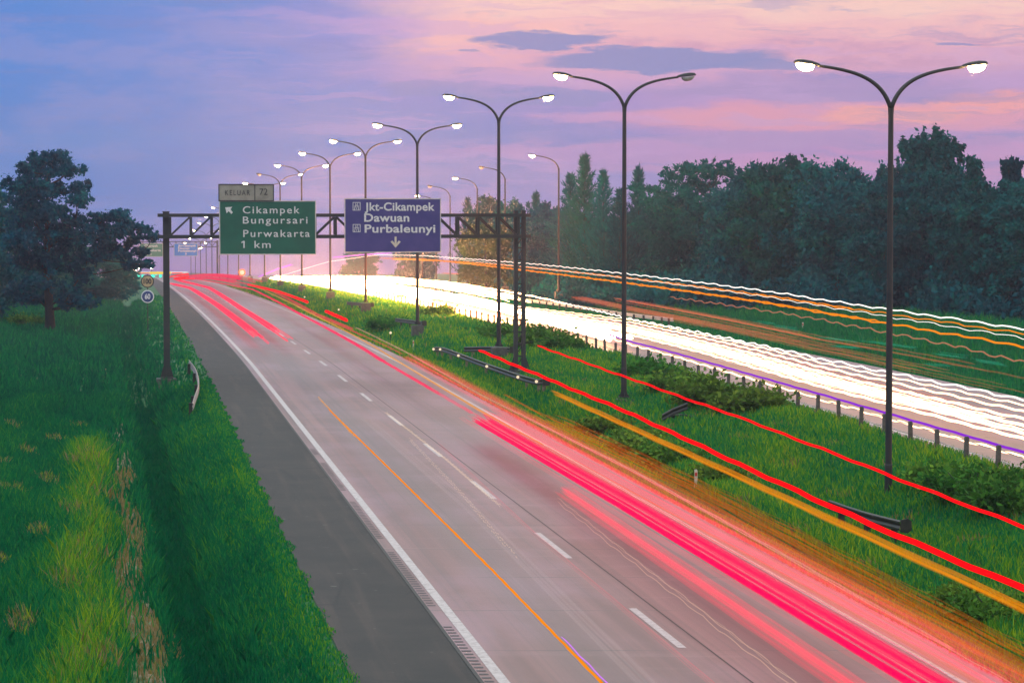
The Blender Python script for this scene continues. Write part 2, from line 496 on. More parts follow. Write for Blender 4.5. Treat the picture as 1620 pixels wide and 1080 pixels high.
# ---------------------------------------------------------------- mesh builder
class MB:
    def __init__(self):
        self.v, self.f, self.m = [], [], []

    def add(self, vs, fs, mi=0):
        o = len(self.v)
        self.v += [tuple(p) for p in vs]
        self.f += [tuple(i + o for i in f) for f in fs]
        self.m += [mi] * len(fs)

    def box(self, c, s, rot=None, mi=0):
        hx, hy, hz = s[0] / 2, s[1] / 2, s[2] / 2
        vs = [Vector((a * hx, b_ * hy, d * hz)) for a in (-1, 1) for b_ in (-1, 1) for d in (-1, 1)]
        if rot is not None:
            vs = [rot @ q for q in vs]
        vs = [q + Vector(c) for q in vs]
        self.add(vs, [(0, 1, 3, 2), (4, 6, 7, 5), (0, 4, 5, 1), (2, 3, 7, 6), (0, 2, 6, 4), (1, 5, 7, 3)], mi)

    def bar(self, p, q, w, d=None, mi=0, up=(0, 0, 1)):
        p, q = Vector(p), Vector(q)
        ax = (q - p)
        ln = ax.length
        ax.normalize()
        upv = Vector(up)
        if abs(ax.dot(upv)) > .98:
            upv = Vector((0, 1, 0))
        s = ax.cross(upv).normalized()
        t_ = s.cross(ax)
        rot = Matrix((s, ax, t_)).transposed()
        self.box((p + q) / 2, (w, ln, d or w), rot, mi)

    def tube(self, pts, rad_, seg=8, cap=True, mi=0):
        pts = [Vector(p) for p in pts]
        n_ = len(pts)
        if not hasattr(rad_, '__len__'):
            rad_ = [rad_] * n_
        vs, fs = [], []
        ref = None
        for i, p in enumerate(pts):
            d = (pts[min(i + 1, n_ - 1)] - pts[max(i - 1, 0)]).normalized()
            if ref is None:
                ref = Vector((0, 0, 1)) if abs(d.z) < .9 else Vector((1, 0, 0))
            s = d.cross(ref).normalized()
            t_ = s.cross(d).normalized()
            ref = t_
            for k in range(seg):
                a = 2 * math.pi * k / seg
                vs.append(p + (s * math.cos(a) + t_ * math.sin(a)) * rad_[i])
        for i in range(n_ - 1):
            for k in range(seg):
                k2 = (k + 1) % seg
                fs.append((i * seg + k, i * seg + k2, (i + 1) * seg + k2, (i + 1) * seg + k))
        if cap:
            fs.append(tuple(range(seg))[::-1])
            fs.append(tuple((n_ - 1) * seg + k for k in range(seg)))
        self.add(vs, fs, mi)

    def prism(self, poly, o, ux, uy, depth, mi=0):
        """flat outline (list of 2-D points) in the plane o + a*ux + b*uy, given thickness along ux x uy"""
        o, ux, uy = Vector(o), Vector(ux), Vector(uy)
        nrm = ux.cross(uy).normalized() * depth
        a = [o + ux * p[0] + uy * p[1] for p in poly]
        k = len(a)
        vs = a + [q + nrm for q in a]
        fs = [tuple(range(k))[::-1], tuple(range(k, 2 * k))]
        fs += [(i, (i + 1) % k, (i + 1) % k + k, i + k) for i in range(k)]
        self.add(vs, fs, mi)

    def sweep(self, pts, prof2, mi=0, flip=1):
        """closed profile (side, up) swept along points"""
        pts = [Vector(p) for p in pts]
        k = len(prof2)
        vs, fs = [], []
        for i, p in enumerate(pts):
            d = (pts[min(i + 1, len(pts) - 1)] - pts[max(i - 1, 0)])
            d.z = 0
            d.normalize()
            s = Vector((d.y, -d.x, 0)) * flip
            vs += [p + s * a + Vector((0, 0, b_)) for a, b_ in prof2]
        for i in range(len(pts) - 1):
            for j in range(k):
                j2 = (j + 1) % k
                fs.append((i * k + j, i * k + j2, (i + 1) * k + j2, (i + 1) * k + j))
        fs.append(tuple(range(k))[::-1])
        fs.append(tuple((len(pts) - 1) * k + j for j in range(k)))
        self.add(vs, fs, mi)

    def build(self, name, mats, parent=None, smooth=False):
        me = bpy.data.meshes.new(name)
        me.from_pydata(self.v, [], self.f)
        if not isinstance(mats, (list, tuple)):
            mats = [mats]
        for q in mats:
            me.materials.append(q)
        if len(mats) > 1:
            me.polygons.foreach_set('material_index', self.m)
        if smooth:
            me.polygons.foreach_set('use_smooth', [True] * len(me.polygons))
        me.update()
        return link(name, me, parent)


def link(name, me, parent=None):
    o = bpy.data.objects.new(name, me)
    C.objects.link(o)
    if parent is not None:
        o.parent = parent
    return o


def np_mesh(name, verts, faces_n, mats, tint=None, parent=None):
    """verts (N*faces_n, 3): every run of faces_n vertices is a face of its own"""
    nv = len(verts)
    nf_ = nv // faces_n
    me = bpy.data.meshes.new(name)
    me.vertices.add(nv)
    me.vertices.foreach_set('co', np.ascontiguousarray(verts, dtype=np.float32).ravel())
    me.loops.add(nv)
    me.loops.foreach_set('vertex_index', np.arange(nv, dtype=np.int32))
    me.polygons.add(nf_)
    me.polygons.foreach_set('loop_start', np.arange(0, nv, faces_n, dtype=np.int32))
    me.polygons.foreach_set('loop_total', np.full(nf_, faces_n, dtype=np.int32))
    me.materials.append(mats)
    if tint is not None:
        at = me.attributes.new('tint', 'FLOAT', 'POINT')
        at.data.foreach_set('value', np.repeat(tint, faces_n).astype(np.float32))
    me.update()
    me.validate()
    return link(name, me, parent)


def tag(o, label, cat, group=None, kind=None):
    o['label'] = label
    if cat:
        o['category'] = cat
    if group:
        o['group'] = group
    if kind:
        o['kind'] = kind
    return o


def thing(name, loc, label, cat, group=None, rz=0.0):
    o = bpy.data.objects.new(name, None)
    C.objects.link(o)
    o.location = loc
    o.rotation_euler = (0, 0, rz)
    return tag(o, label, cat, group)


def copy_tree(o, parent=None):
    c = o.copy()
    C.objects.link(c)
    if parent is not None:
        c.parent = parent
    for ch in list(o.children):
        copy_tree(ch, c)
    return c


def structure(o, label=None):
    o['kind'] = 'structure'
    if label:
        o['label'] = label
    return o


# ---------------------------------------------------------------- ground
us = np.unique(np.concatenate([np.array([-900, -500, -300, -200, -140, -100, -75, -55, -40, -30, -24, -19, -15, -12, -10, -8.5, -7, -6, -5, -4, -3.3, -2.7]),
                               np.arange(-2.2, 4.3, .22), np.array([4.2, 6, 9, 12, 14.8]), np.arange(15.0, 28.0, .3), np.array([28, 31, 34, 38.4]),
                               np.arange(38.8, 46, .5), np.array([47, 49, 52, 56, 60, 66, 74, 84, 100, 130, 180, 260, 400, 600, 900])]))
ys = np.concatenate([np.arange(-20, 30, 5), np.arange(30, 170, .7), np.arange(170, 330, 2), np.arange(330, 700, 6), np.arange(700, 1301, 30)])
UU, YY = np.meshgrid(us, ys)
ZZ = ground(UU, YY)
vv = np.stack([UU + K * YY, YY, ZZ], -1).reshape(-1, 3)
nu, ny = len(us), len(ys)
ii = (np.arange(ny - 1)[:, None] * nu + np.arange(nu - 1)[None, :]).ravel()
ff = np.stack([ii, ii + 1, ii + nu + 1, ii + nu], 1)
me = bpy.data.meshes.new('ground')
me.from_pydata(vv.tolist(), [], ff.tolist())
me.materials.append(M['turf'])
me.polygons.foreach_set('use_smooth', [True] * len(me.polygons))
g = link('ground', me)
structure(g, 'grass covered ground falling away behind the motorway')


# ---------------------------------------------------------------- roads
def strip(name, u0, u1, y0, y1, h, m_, step=4.0, label=None, mb=None):
    own = mb is None
    mb = mb or MB()
    n_ = max(1, int(math.ceil((y1 - y0) / step)))
    Y = np.linspace(y0, y1, n_ + 1)
    z = prof(Y) + h
    vs = []
    for a, b_ in zip(Y, z):
        vs += [(X(u0, a), a, b_), (X(u1, a), a, b_)]
    mb.add(vs, [(2 * i, 2 * i + 1, 2 * i + 3, 2 * i + 2) for i in range(n_)])
    if own:
        return structure(mb.build(name, m_), label)


strip('road_shoulder', 3.85, 6.08, -20, 1100, .0, M['asphalt'], 4, 'dark asphalt shoulder along the grass slope')
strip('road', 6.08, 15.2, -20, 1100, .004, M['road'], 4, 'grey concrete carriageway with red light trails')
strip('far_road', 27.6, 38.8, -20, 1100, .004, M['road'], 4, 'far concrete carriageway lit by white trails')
mb = MB()
strip('', 6.36, 6.56, -18, 900, .010, None, 3, mb=mb)
strip('', 14.35, 14.48, -18, 900, .010, None, 3, mb=mb)
strip('', 28.15, 28.3, -18, 900, .010, None, 3, mb=mb)
strip('', 36.0, 36.15, -18, 900, .010, None, 3, mb=mb)
for k in range(-5, 44):
    yc = 52.8 + 13 * k
    strip('', 10.22, 10.38, yc - 2.5, yc + 2.5, .010, None, 2.5, mb=mb)
    strip('', 32.0, 32.15, yc - 1.5, yc + 3.5, .010, None, 2.5, mb=mb)
structure(mb.build('lane_marking', M['paint']), 'white edge lines and lane dashes')
mb = MB()
strip('', 10.745, 10.775, -18, 400, .009, None, 4, mb=mb)
strip('', 6.04, 6.11, -18, 400, .009, None, 4, mb=mb)
structure(mb.build('road_joint', M['joint']), 'dark seam between concrete slabs')
mb = MB()
yy = 20.0
rn = random.Random(4)
while yy < 92:
    if math.sin(yy * .55) > -.75:
        strip('', 6.13, 6.29 + rn.random() * .02, yy, yy + .12, .010, None, 1, mb=mb)
    yy += .36
structure(mb.build('rumble_strip', M['groove']), 'row of rumble grooves beside the white edge line')


# ---------------------------------------------------------------- foliage
def leaf_cloud(clumps, per, size, rng, stretch=1.7, up=0.0, hang=0.0, sprigs=0):
    """leaf sized rhombs scattered through ellipsoids (x,y,z,rx,ry,rz)"""
    vs, ts = [], []
    full = []
    for c_ in clumps:
        full.append(c_)
        for q in range(sprigs):
            d = rng.normal(size=3)
            d[2] = d[2] * .8 + .25
            d /= np.linalg.norm(d)
            f_ = .95 + .75 * rng.random() ** 2
            r_ = .26 + .2 * rng.random()
            full.append((c_[0] + d[0] * c_[3] * f_, c_[1] + d[1] * c_[4] * f_, c_[2] + d[2] * c_[5] * f_, c_[3] * r_, c_[4] * r_, c_[5] * r_ * 1.2))
    for (cx, cy, cz, rx, ry, rz) in full:
        k = max(8, int(per * (rx * ry * rz) ** .5))
        d = rng.normal(size=(k, 3))
        d /= np.linalg.norm(d, axis=1)[:, None]
        r_ = np.clip(np.abs(rng.normal(size=k)) * .58 + .12, 0, 1.75)
        p = d * r_[:, None] * np.array([rx, ry, rz]) + np.array([cx, cy, cz])
        ax = rng.normal(size=(k, 3)) + d * 1.0
        ax[:, 2] += up - hang
        ax /= np.linalg.norm(ax, axis=1)[:, None]
        sd_ = np.cross(ax, rng.normal(size=(k, 3)))
        sd_ /= np.linalg.norm(sd_, axis=1)[:, None] + 1e-9
        s = size * (.55 + .9 * rng.random(k))[:, None]
        q = np.stack([p - ax * s * stretch * .5, p + sd_ * s * .5, p + ax * s * stretch * .5, p - sd_ * s * .5], 1)
        vs.append(q.reshape(-1, 3))
        ts.append(np.clip(rng.random() * .5 + rng.random(k) * .5, 0, 1))
    return np.concatenate(vs), np.concatenate(ts)


def tree_parts(root, clumps, per, size, seed, leaf, trunk_r, fork=None, stretch=1.7, up=0., hang=0., branch=True, lean=0.0):
    rng = np.random.default_rng(seed)
    v, t_ = leaf_cloud(clumps, per * 1.6, size * .66, rng, stretch, up, hang, 6)
    mb_ = MB()
    top_z = max(c_[2] for c_ in clumps)
    fz = fork or top_z * .35
    tp = [(0, 0, -.6)]
    for i in range(1, 9):
        a = i / 8
        tp.append((lean * a + math.sin(seed + a * 4) * .12 * top_z / 12, math.cos(seed * 1.7 + a * 3) * .12 - .12 * math.cos(seed * 1.7), top_z * .92 * a))
    rr = [trunk_r * (1.25 if i == 0 else 1 - .85 * (i / 8)) for i in range(9)]
    mb_.tube(tp, rr, 8)
    if branch:
        for (cx, cy, cz, rx, ry, rz) in clumps:
            dd = math.hypot(cx, cy)
            near_ = [q for q in clumps if math.hypot(q[0], q[1]) < dd - .5 and q[2] < cz + .6]
            if dd > 2.0 and near_:
                q = min(near_, key=lambda w_: (w_[0] - cx) ** 2 + (w_[1] - cy) ** 2 + (w_[2] - cz) ** 2)
                b0, b1 = Vector(q[:3]), Vector((cx, cy, cz))
                mb_.tube([b0, b0.lerp(b1, .5) + Vector((0, 0, -.1)), b1], [trunk_r * .14, trunk_r * .1, trunk_r * .05], 5)
                continue
            z0 = max(fz * .8, min(cz - .35 * math.hypot(cx, cy) - .5, top_z * .85))
            a = min(z0 / (top_z * .92), 1) * 8
            i0 = min(int(a), 7)
            b0 = Vector(tp[i0]).lerp(Vector(tp[i0 + 1]), a - i0)
            b1 = Vector((cx, cy, cz))
            mid = b0.lerp(b1, .55) + Vector((0, 0, -.12 * (b1 - b0).length + .1))
            r0 = trunk_r * .33 * (1 - .5 * z0 / top_z)
            mb_.tube([b0, mid, b1], [r0, r0 * .6, r0 * .25], 5)
    mb_.build('trunk', M['bark'], root, True)
    np_mesh('crown', v, 4, leaf, t_, root)


def round_clumps(h, r, base, n_, seed, flat=1.0, cr=.3):
    rng = random.Random(seed)
    out = []
    for i in range(n_):
        a = (i + .5) / n_
        z = base + (h - base) * (.08 + .86 * a)
        tt = (z - base) / (h - base)
        env = r * math.sqrt(max(.05, 1 - (2 * tt - .85) ** 2 / 1.75))
        ang = i * 2.39996 + rng.random() * .7
        d = env * (.35 + .62 * rng.random())
        if tt > .88:
            d *= .6
        c_ = r * cr * (.75 + .6 * rng.random())
        out.append((d * math.cos(ang), d * math.sin(ang), z - c_ * .4, c_, c_, c_ * .72 * flat))
    return out


ORIGIN = (0, 0, 0)
PROTO = {}


def proto(key, name, builder):
    root = bpy.data.objects.new(name, None)
    C.objects.link(root)
    builder(root)
    PROTO[key] = [root, False]


def place(key, u, Y, h_scale, label, cat='tree', group=None, w_scale=None, rz=0.0, sink=0.1):
    root, used = PROTO[key]
    o = root if not used else copy_tree(root)
    PROTO[key][1] = True
    p = pt(u, Y, -sink)
    o.location = p
    o.rotation_euler = (0, 0, rz)
    w = w_scale or h_scale
    o.scale = (w, w, h_scale)
    if not label.startswith(('tall', 'broad', 'dark', 'pale', 'slim', 'low', 'small', 'round', 'airy', 'hazy', 'yellow', 'bushy', 'tiny', 'brown', 'leafy')):
        pass
    tag(o, label, cat, group)
    return o


# all prototype trees are about 12 m tall
proto('broad_a', 'broadleaf_tree', lambda r_: tree_parts(r_, round_clumps(12, 4.6, 1.6, 34, 3), 230, .34, 3, M['leaf'], .32))
proto('broad_b', 'broadleaf_tree', lambda r_: tree_parts(r_, round_clumps(12, 5.2, 1.0, 36, 11, .9, .27), 240, .33, 11, M['leaf'], .34))
proto('broad_c', 'broadleaf_tree', lambda r_: tree_parts(r_, round_clumps(12, 4.0, 2.0, 30, 23, 1.1, .32), 230, .32, 23, M['leaf'], .3))


def airy_clumps():
    rng = random.Random(5)
    out = []
    for i in range(34):
        ang = i * 2.4
        d = 6.2 * math.sqrt((i + .5) / 34)
        z = 10.9 - .05 * d * d + rng.uniform(-1.0, .7)
        out.append((d * math.cos(ang), d * math.sin(ang), z, 1.0, 1.0, .5))
    for i in range(14):
        ang = i * 2.1
        d = rng.uniform(2.5, 5.5)
        out.append((d * math.cos(ang), d * math.sin(ang), rng.uniform(6, 8.6), .8, .8, .4))
    return out


proto('airy', 'spreading_tree', lambda r_: tree_parts(r_, airy_clumps(), 150, .24, 8, M['leaf'], .26, 3.5))


def tall_clumps():
    rng = random.Random(9)
    out = []
    for i in range(24):
        z = 5.2 + i * .262
        d = rng.uniform(.3, 1.0) * (2.1 - abs(z - 8.6) * .28)
        ang = i * 2.4
        out.append((d * math.cos(ang), d * math.sin(ang), z, .62, .62, .85))
    for q in ((-1.0, 0, 12.0), (.95, .2, 12.2), (1.7, -.1, 11.5), (0, .3, 11.6), (-1.7, .4, 11.6), (-1.5, 0, 11.2), (1.9, .3, 10.6), (-1.9, -.2, 10.2), (1.2, .9, 12.0), (1.6, -.8, 9.6)):
        out.append((*q, .5, .5, .75))
    return out


proto('tall', 'tall_tree', lambda r_: tree_parts(r_, tall_clumps(), 260, .30, 9, M['leaf'], .24, 5, 1.9, 0, .8))


def spire_parts(r_, seed=2, h=12.0, rad0=3.6):
    """feathery casuarina: whorls of thin rising shoots"""
    rng = np.random.default_rng(seed)
    vs, ts = [], []
    mb_ = MB()
    mb_.tube([(0, 0, -.6), (0, 0, h * .5), (.1, 0, h * .98)], [.2, .12, .02], 6)
    n_ = 95
    for i in range(n_):
        a = i / n_
        z = 1.0 + (h - 1.4) * a
        ln = rad0 * (1 - a) ** 1.05 * (.35 + .85 * rng.random() ** 1.4) + .12
        ang = i * 2.39996
        b1 = np.array([math.cos(ang) * ln, math.sin(ang) * ln, z + ln * (.55 + .3 * rng.random())])
        b0 = np.array([0, 0, z])
        mb_.tube([b0, (b0 + b1) / 2 + np.array([0, 0, -.1]), b1], [.03, .02, .008], 4, False)
        k = int(26 + 70 * (1 - a))
        tt = rng.random(k) ** .7
        p = b0 + (b1 - b0) * tt[:, None] + rng.normal(size=(k, 3)) * (.05 + .09 * (1 - a))
        ax = (b1 - b0) / np.linalg.norm(b1 - b0) + rng.normal(size=(k, 3)) * .5 + np.array([0, 0, .35])
        ax /= np.linalg.norm(ax, axis=1)[:, None]
        s_ = np.cross(ax, rng.normal(size=(k, 3)))
        s_ /= np.linalg.norm(s_, axis=1)[:, None]
        sz = (.35 + .4 * rng.random(k))[:, None]
        q = np.stack([p, p + ax * sz * .5 + s_ * .05, p + ax * sz, p + ax * sz * .5 - s_ * .05], 1)
        vs.append(q.reshape(-1, 3))
        ts.append(rng.random(k))
    mb_.build('trunk', M['bark'], r_)
    np_mesh('crown', np.concatenate(vs), 4, M['needle'], np.concatenate(ts), r_)


proto('spire_a', 'casuarina_tree', lambda r_: spire_parts(r_, 2))
proto('spire_b', 'casuarina_tree', lambda r_: spire_parts(r_, 6, 12, 4.4))


def layered_parts(r_):
    rng = np.random.default_rng(12)
    cl = []
    for i in range(9):
        z = 7.2 + i * .55
        w = .95 - .5 * (i / 8) ** 2
        for k in range(3):
            a = k * 2.09 + i * .8
            cl.append((math.cos(a) * w * .6, math.sin(a) * w * .6, z + .12 * (k - 1), .42, .42, .38))
    for q in round_clumps(8, 2.6, 2, 12, 4):
        cl.append(q)
    tree_parts(r_, cl, 260, .28, 12, M['leaf'], .18, 4, 2.0, 0, .9)


proto('hazed_a', 'broadleaf_tree', lambda r_: tree_parts(r_, round_clumps(12, 4.8, .6, 34, 51, .9, .3), 220, .33, 51, M['leafhaze'], .3))
proto('hazed_b', 'broadleaf_tree', lambda r_: tree_parts(r_, round_clumps(12, 4.2, .8, 30, 57, 1.1, .3), 220, .33, 57, M['leafhaze'], .3))
proto('layered', 'layered_tree', layered_parts)
proto('yellow', 'broadleaf_tree', lambda r_: tree_parts(r_, round_clumps(12, 6.0, 2.0, 26, 31, .6, .24), 220, .34, 31, M['leafy'], .3))


def bush_parts(r_, seed=1, w=1.6, h=1.3, leaf='bush'):
    rng = random.Random(seed)
    cl = []
    for i in range(14):
        a, d = i * 2.4, w * .75 * math.sqrt((i + .5) / 14)
        cl.append((math.cos(a) * d, math.sin(a) * d, h * (.38 + .35 * rng.random()) * (1.15 - .5 * d / w), .5 * w * .75, .5 * w * .75, .36 * h))
    v, t_ = leaf_cloud(cl, 420, .13, np.random.default_rng(seed), 1.8, .2)
    mb_ = MB()
    for i in range(9):
        a, d = i * 2.1, w * .5 * rng.random()
        mb_.tube([(0, 0, -.2), (math.cos(a) * d * .5, math.sin(a) * d * .5, h * .4), (math.cos(a) * d, math.sin(a) * d, h * .8)], [.03, .02, .008], 4)
    mb_.build('stem', M['bark'], r_)
    np_mesh('foliage', v, 4, M[leaf], t_, r_)


proto('bush_a', 'shrub', lambda r_: bush_parts(r_, 1))
proto('bush_b', 'shrub', lambda r_: bush_parts(r_, 7, 1.8, 1.5))

# right-hand wood: x of the crown in the photo, top y, distance, kind
WOOD = [
    # px, top, Y, kind, width scale, label
    (925, 236, 285, 'spire_a', .95, 'tallest feathery dark spire behind the single-arm lamp, its tip the highest of the casuarinas'),
    (903, 268, 300, 'spire_b', .9, 'second feathery spire, just left of the tallest casuarina'),
    (955, 262, 280, 'spire_b', .8, 'slim feathery spire touching the right flank of the tallest casuarina'),
    (1010, 256, 275, 'spire_a', .8, 'feathery spire standing close to the second median lamp pole'),
    (980, 292, 272, 'spire_b', .85, 'short feathery spire between the tallest casuarina and the second lamp pole'),
    (848, 298, 360, 'spire_a', .9, 'lone pale hazy spire above the right end of the sign gantry'),
    (740, 308, 400, 'spire_b', .8, 'hazy spire beyond the right edge of the blue sign'),
    (1125, 258, 262, 'airy', 1.0, 'airy spreading tree with sky showing through its thin layered crown'),
    (1075, 296, 266, 'broad_c', .9, 'rounded dark tree filling in left of the airy spreading tree'),
    (1200, 262, 250, 'broad_a', 1.0, 'bulky dark tree just right of the airy spreading tree'),
    (1262, 244, 245, 'broad_b', 1.05, 'large rounded dark tree with the highest broad crown of the wood'),
    (1325, 258, 240, 'broad_a', 1.05, 'dense dark tree on the shoulder right of the highest broad crown'),
    (1375, 278, 236, 'broad_c', 1.05, 'dark tree with gaps of sky left of the nearest lamp pole'),
    (1412, 250, 234, 'tall', .8, 'ragged drooping treetop right behind the nearest lamp pole'),
    (1475, 200, 230, 'tall', 1.15, 'tallest tree of the wood with drooping clusters and a forked feathery top'),
    (1445, 272, 226, 'broad_b', .95, 'dark tree at the foot of the tallest forked tree, on its left'),
    (1512, 270, 224, 'broad_a', .85, 'dark tree at the foot of the tallest forked tree, on its right'),
    (1541, 250, 222, 'layered', .9, 'slim tiered treetop standing alone right of the tallest tree'),
    (1600, 252, 218, 'layered', 1.0, 'slim tiered treetop at the right edge of the photo'),
    (1575, 286, 220, 'broad_b', .95, 'low rounded dark tree between the two tiered treetops'),
    (1640, 280, 214, 'broad_c', 1.0, 'dark tree cut by the right edge of the photo'),
    (775, 306, 385, 'broad_c', .85, 'hazy grey-green tree above the gantry truss'),
    (815, 318, 350, 'broad_a', .7, 'hazy rounded tree behind the right gantry column'),
    (870, 318, 318, 'broad_b', .85, 'dim rounded tree at the left end of the dark wood'),
    (768, 346, 300, 'yellow', .62, 'yellowish leafy tree lit by traffic under the gantry truss'),
    (660, 360, 470, 'broad_a', .7, 'pinkish hazy tree seen below the blue sign'),
    (570, 376, 560, 'broad_b', .7, 'faint hazy tree between the green and the blue sign'),
]
PH = 'trees of the wood right of the motorway'
rz_ = 0
for (px, ty, Y, key, ws, lab) in WOOD:
    a, b_, c_ = ray(px, ty)
    u = a / b_ * Y - K * Y
    ztop = CAM_H + c_ / b_ * Y
    hh = ztop - gz(u, Y)
    top_h = {'tall': 13.2, 'spire_a': 12.2, 'spire_b': 12.2, 'airy': 11.6, 'layered': 11.9}.get(key, 11.9)
    s = hh / top_h
    rz_ += 1.3
    place(key, u, Y, s, lab, 'tree', PH, ws * (1.0 if hh < 14 else 1.1), rz_)
FILL = [(840, 345, 335, 'broad_a'), (905, 330, 312, 'broad_b'), (960, 338, 300, 'broad_c'), (1015, 330, 290, 'broad_a'), (1045, 318, 282, 'broad_b'), (1085, 330, 276, 'broad_a'),
        (1150, 320, 268, 'broad_c'), (1225, 300, 262, 'broad_b'), (1290, 290, 258, 'broad_c'), (1350, 300, 254, 'broad_a'), (1400, 300, 250, 'broad_b'),
        (1490, 300, 244, 'broad_c'), (1545, 300, 240, 'broad_a'), (1610, 305, 236, 'broad_b'), (1660, 300, 232, 'broad_a'), (1720, 290, 226, 'broad_b'), (1790, 280, 220, 'broad_c')]
for (px, ty, Y, key) in FILL:
    a, b_, c_ = ray(px, ty)
    u = a / b_ * Y - K * Y
    s = (CAM_H + c_ / b_ * Y - gz(u, Y)) / 11.9
    rz_ += 1.1
    place(key, u, Y, s, 'dark tree filling the shaded body of the wood below its skyline', 'tree', PH, s * 1.15, rz_)

# undergrowth along the foot of the wood
rng = np.random.default_rng(77)
cl = []
for i in range(230):
    px = rng.uniform(820, 1760)
    Y = np.interp(px, [820, 900, 1100, 1620, 1760], [310, 272, 240, 205, 200]) + rng.uniform(0, 22)
    a, b_, c_ = ray(px, 480)
    u = a / b_ * Y - K * Y
    h = rng.uniform(.8, 2.3)
    cl.append((X(u, Y), Y, gz(u, Y) + h * .8, rng.uniform(.9, 1.9), rng.uniform(.9, 1.9), h))
v, t_ = leaf_cloud(cl, 170, .3, rng, 1.8, .3)
tag(np_mesh('undergrowth', v, 4, M['leaf'], t_), 'dark tangled undergrowth along the foot of the wood', 'undergrowth', kind='stuff')

# the big left tree, its clumps read off the photo (metres right of the trunk, metres up)
LT = [(-2.0, 12.2, 1.0), (-1.1, 12.7, .9), (-2.9, 11.0, 1.1), (.9, 12.9, .95), (1.6, 12.0, .95), (.3, 12.0, .9), (1.9, 10.7, .95), (2.3, 9.8, .8), (-2.8, 9.6, 1.2),
      (-1.4, 10.8, 1.3), (.1, 10.6, 1.2), (-3.0, 8.2, 1.2), (-1.3, 9.0, 1.6), (.6, 8.9, 1.5), (2.2, 8.4, 1.1), (-3.0, 6.8, 1.3), (-1.2, 7.2, 1.7), (.9, 7.0, 1.7), (2.6, 7.0, 1.3),
      (3.4, 8.2, .8), (4.6, 8.6, .75), (5.5, 8.7, .7), (6.3, 8.1, .8), (7.3, 7.7, .65), (8.0, 7.2, .55), (5.2, 7.4, .9), (4.0, 7.1, 1.0), (6.2, 6.9, .7), (4.6, 6.0, .95), (5.8, 5.8, .75),
      (7.0, 5.9, .55), (7.6, 5.2, .5), (6.6, 5.1, .6), (3.2, 5.5, 1.1), (-3.1, 5.2, 1.2), (-1.4, 5.2, 1.7), (.8, 5.0, 1.7), (2.6, 4.2, .9), (-2.2, 3.7, 1.1), (-.6, 3.8, 1.1),
      (-3.4, 3.4, .8), (-2.6, 2.6, .7), (1.6, 3.2, 1.0), (2.8, 2.7, .8), (3.2, 2.1, .55), (-1.4, 2.5, .7), (1.4, 2.3, .6)]
rng2 = random.Random(8)
lt_cl = []
for (a, z, c_) in LT:
    for k in range(2):
        lt_cl.append((a * (.74 if a < 0 else 1) + rng2.uniform(-.25, .25), rng2.uniform(-2.6, 2.6) * (1 if a < 3 else .45), z * 1.05 + rng2.uniform(-.25, .25) - .1, c_ * .8, c_ * .8, c_ * .55))
u, Y = find(80, 526)
lt = thing('broadleaf_tree', pt(u, Y, 0), 'big dark broadleaf tree on the left verge with branches reaching over the gantry beam', 'tree', 'trees on the left verge')
tree_parts(lt, lt_cl, 250, .27, 3, M['leafblue'], .40, 2.2, lean=-.2)

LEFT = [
    (-48, 268, 250, 'hazed_a', 1.0, 'pale blue-green tree half cut by the left edge, behind the big dark tree'),
    (55, 400, 300, 'hazed_b', .95, 'hazy tree showing low behind the trunk of the big dark tree'),
    (150, 385, 330, 'hazed_a', 1.0, 'hazy teal tree behind the right branches of the big dark tree'),
    (190, 414, 420, 'hazed_b', .7, 'small hazy tree at the foot of the row, nearest to the toll plaza lights'),
    (110, 385, 360, 'hazed_b', 1.0, 'hazy teal tree straight behind the big dark crown'),
    (-95, 300, 230, 'hazed_a', 1.2, 'tall hazy tree just outside the left edge of the photo'),
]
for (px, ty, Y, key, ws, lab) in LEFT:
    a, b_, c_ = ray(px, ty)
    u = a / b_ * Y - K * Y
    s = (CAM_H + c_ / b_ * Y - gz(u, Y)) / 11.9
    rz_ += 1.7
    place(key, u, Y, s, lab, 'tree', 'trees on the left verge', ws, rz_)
# nearer tree whose branch tips enter from the left edge
near = thing('broadleaf_tree', pt(-10.2, 118, 0), 'dark tree mostly outside the left edge, only its branch tips showing', 'tree', 'trees on the left verge')
nc = [(c_[0] * .62, c_[1] * .62, c_[2] * .78, c_[3] * .62, c_[4] * .62, c_[5] * .62) for c_ in round_clumps(12, 5.2, 1.5, 30, 41, .8, .26)]
tree_parts(near, nc, 260, .26, 41, M['leaf'], .25)
for (px, py, w, lab) in ((40, 518, .9, 'small leafy sapling left of the big tree trunk'), (125, 492, 1.1, 'low round shrub on the bright grass right of the big tree trunk')):
    u, Y = find(px, py)
    place('bush_b', u, Y, w, lab, 'shrub', 'shrubs on the left verge', w)

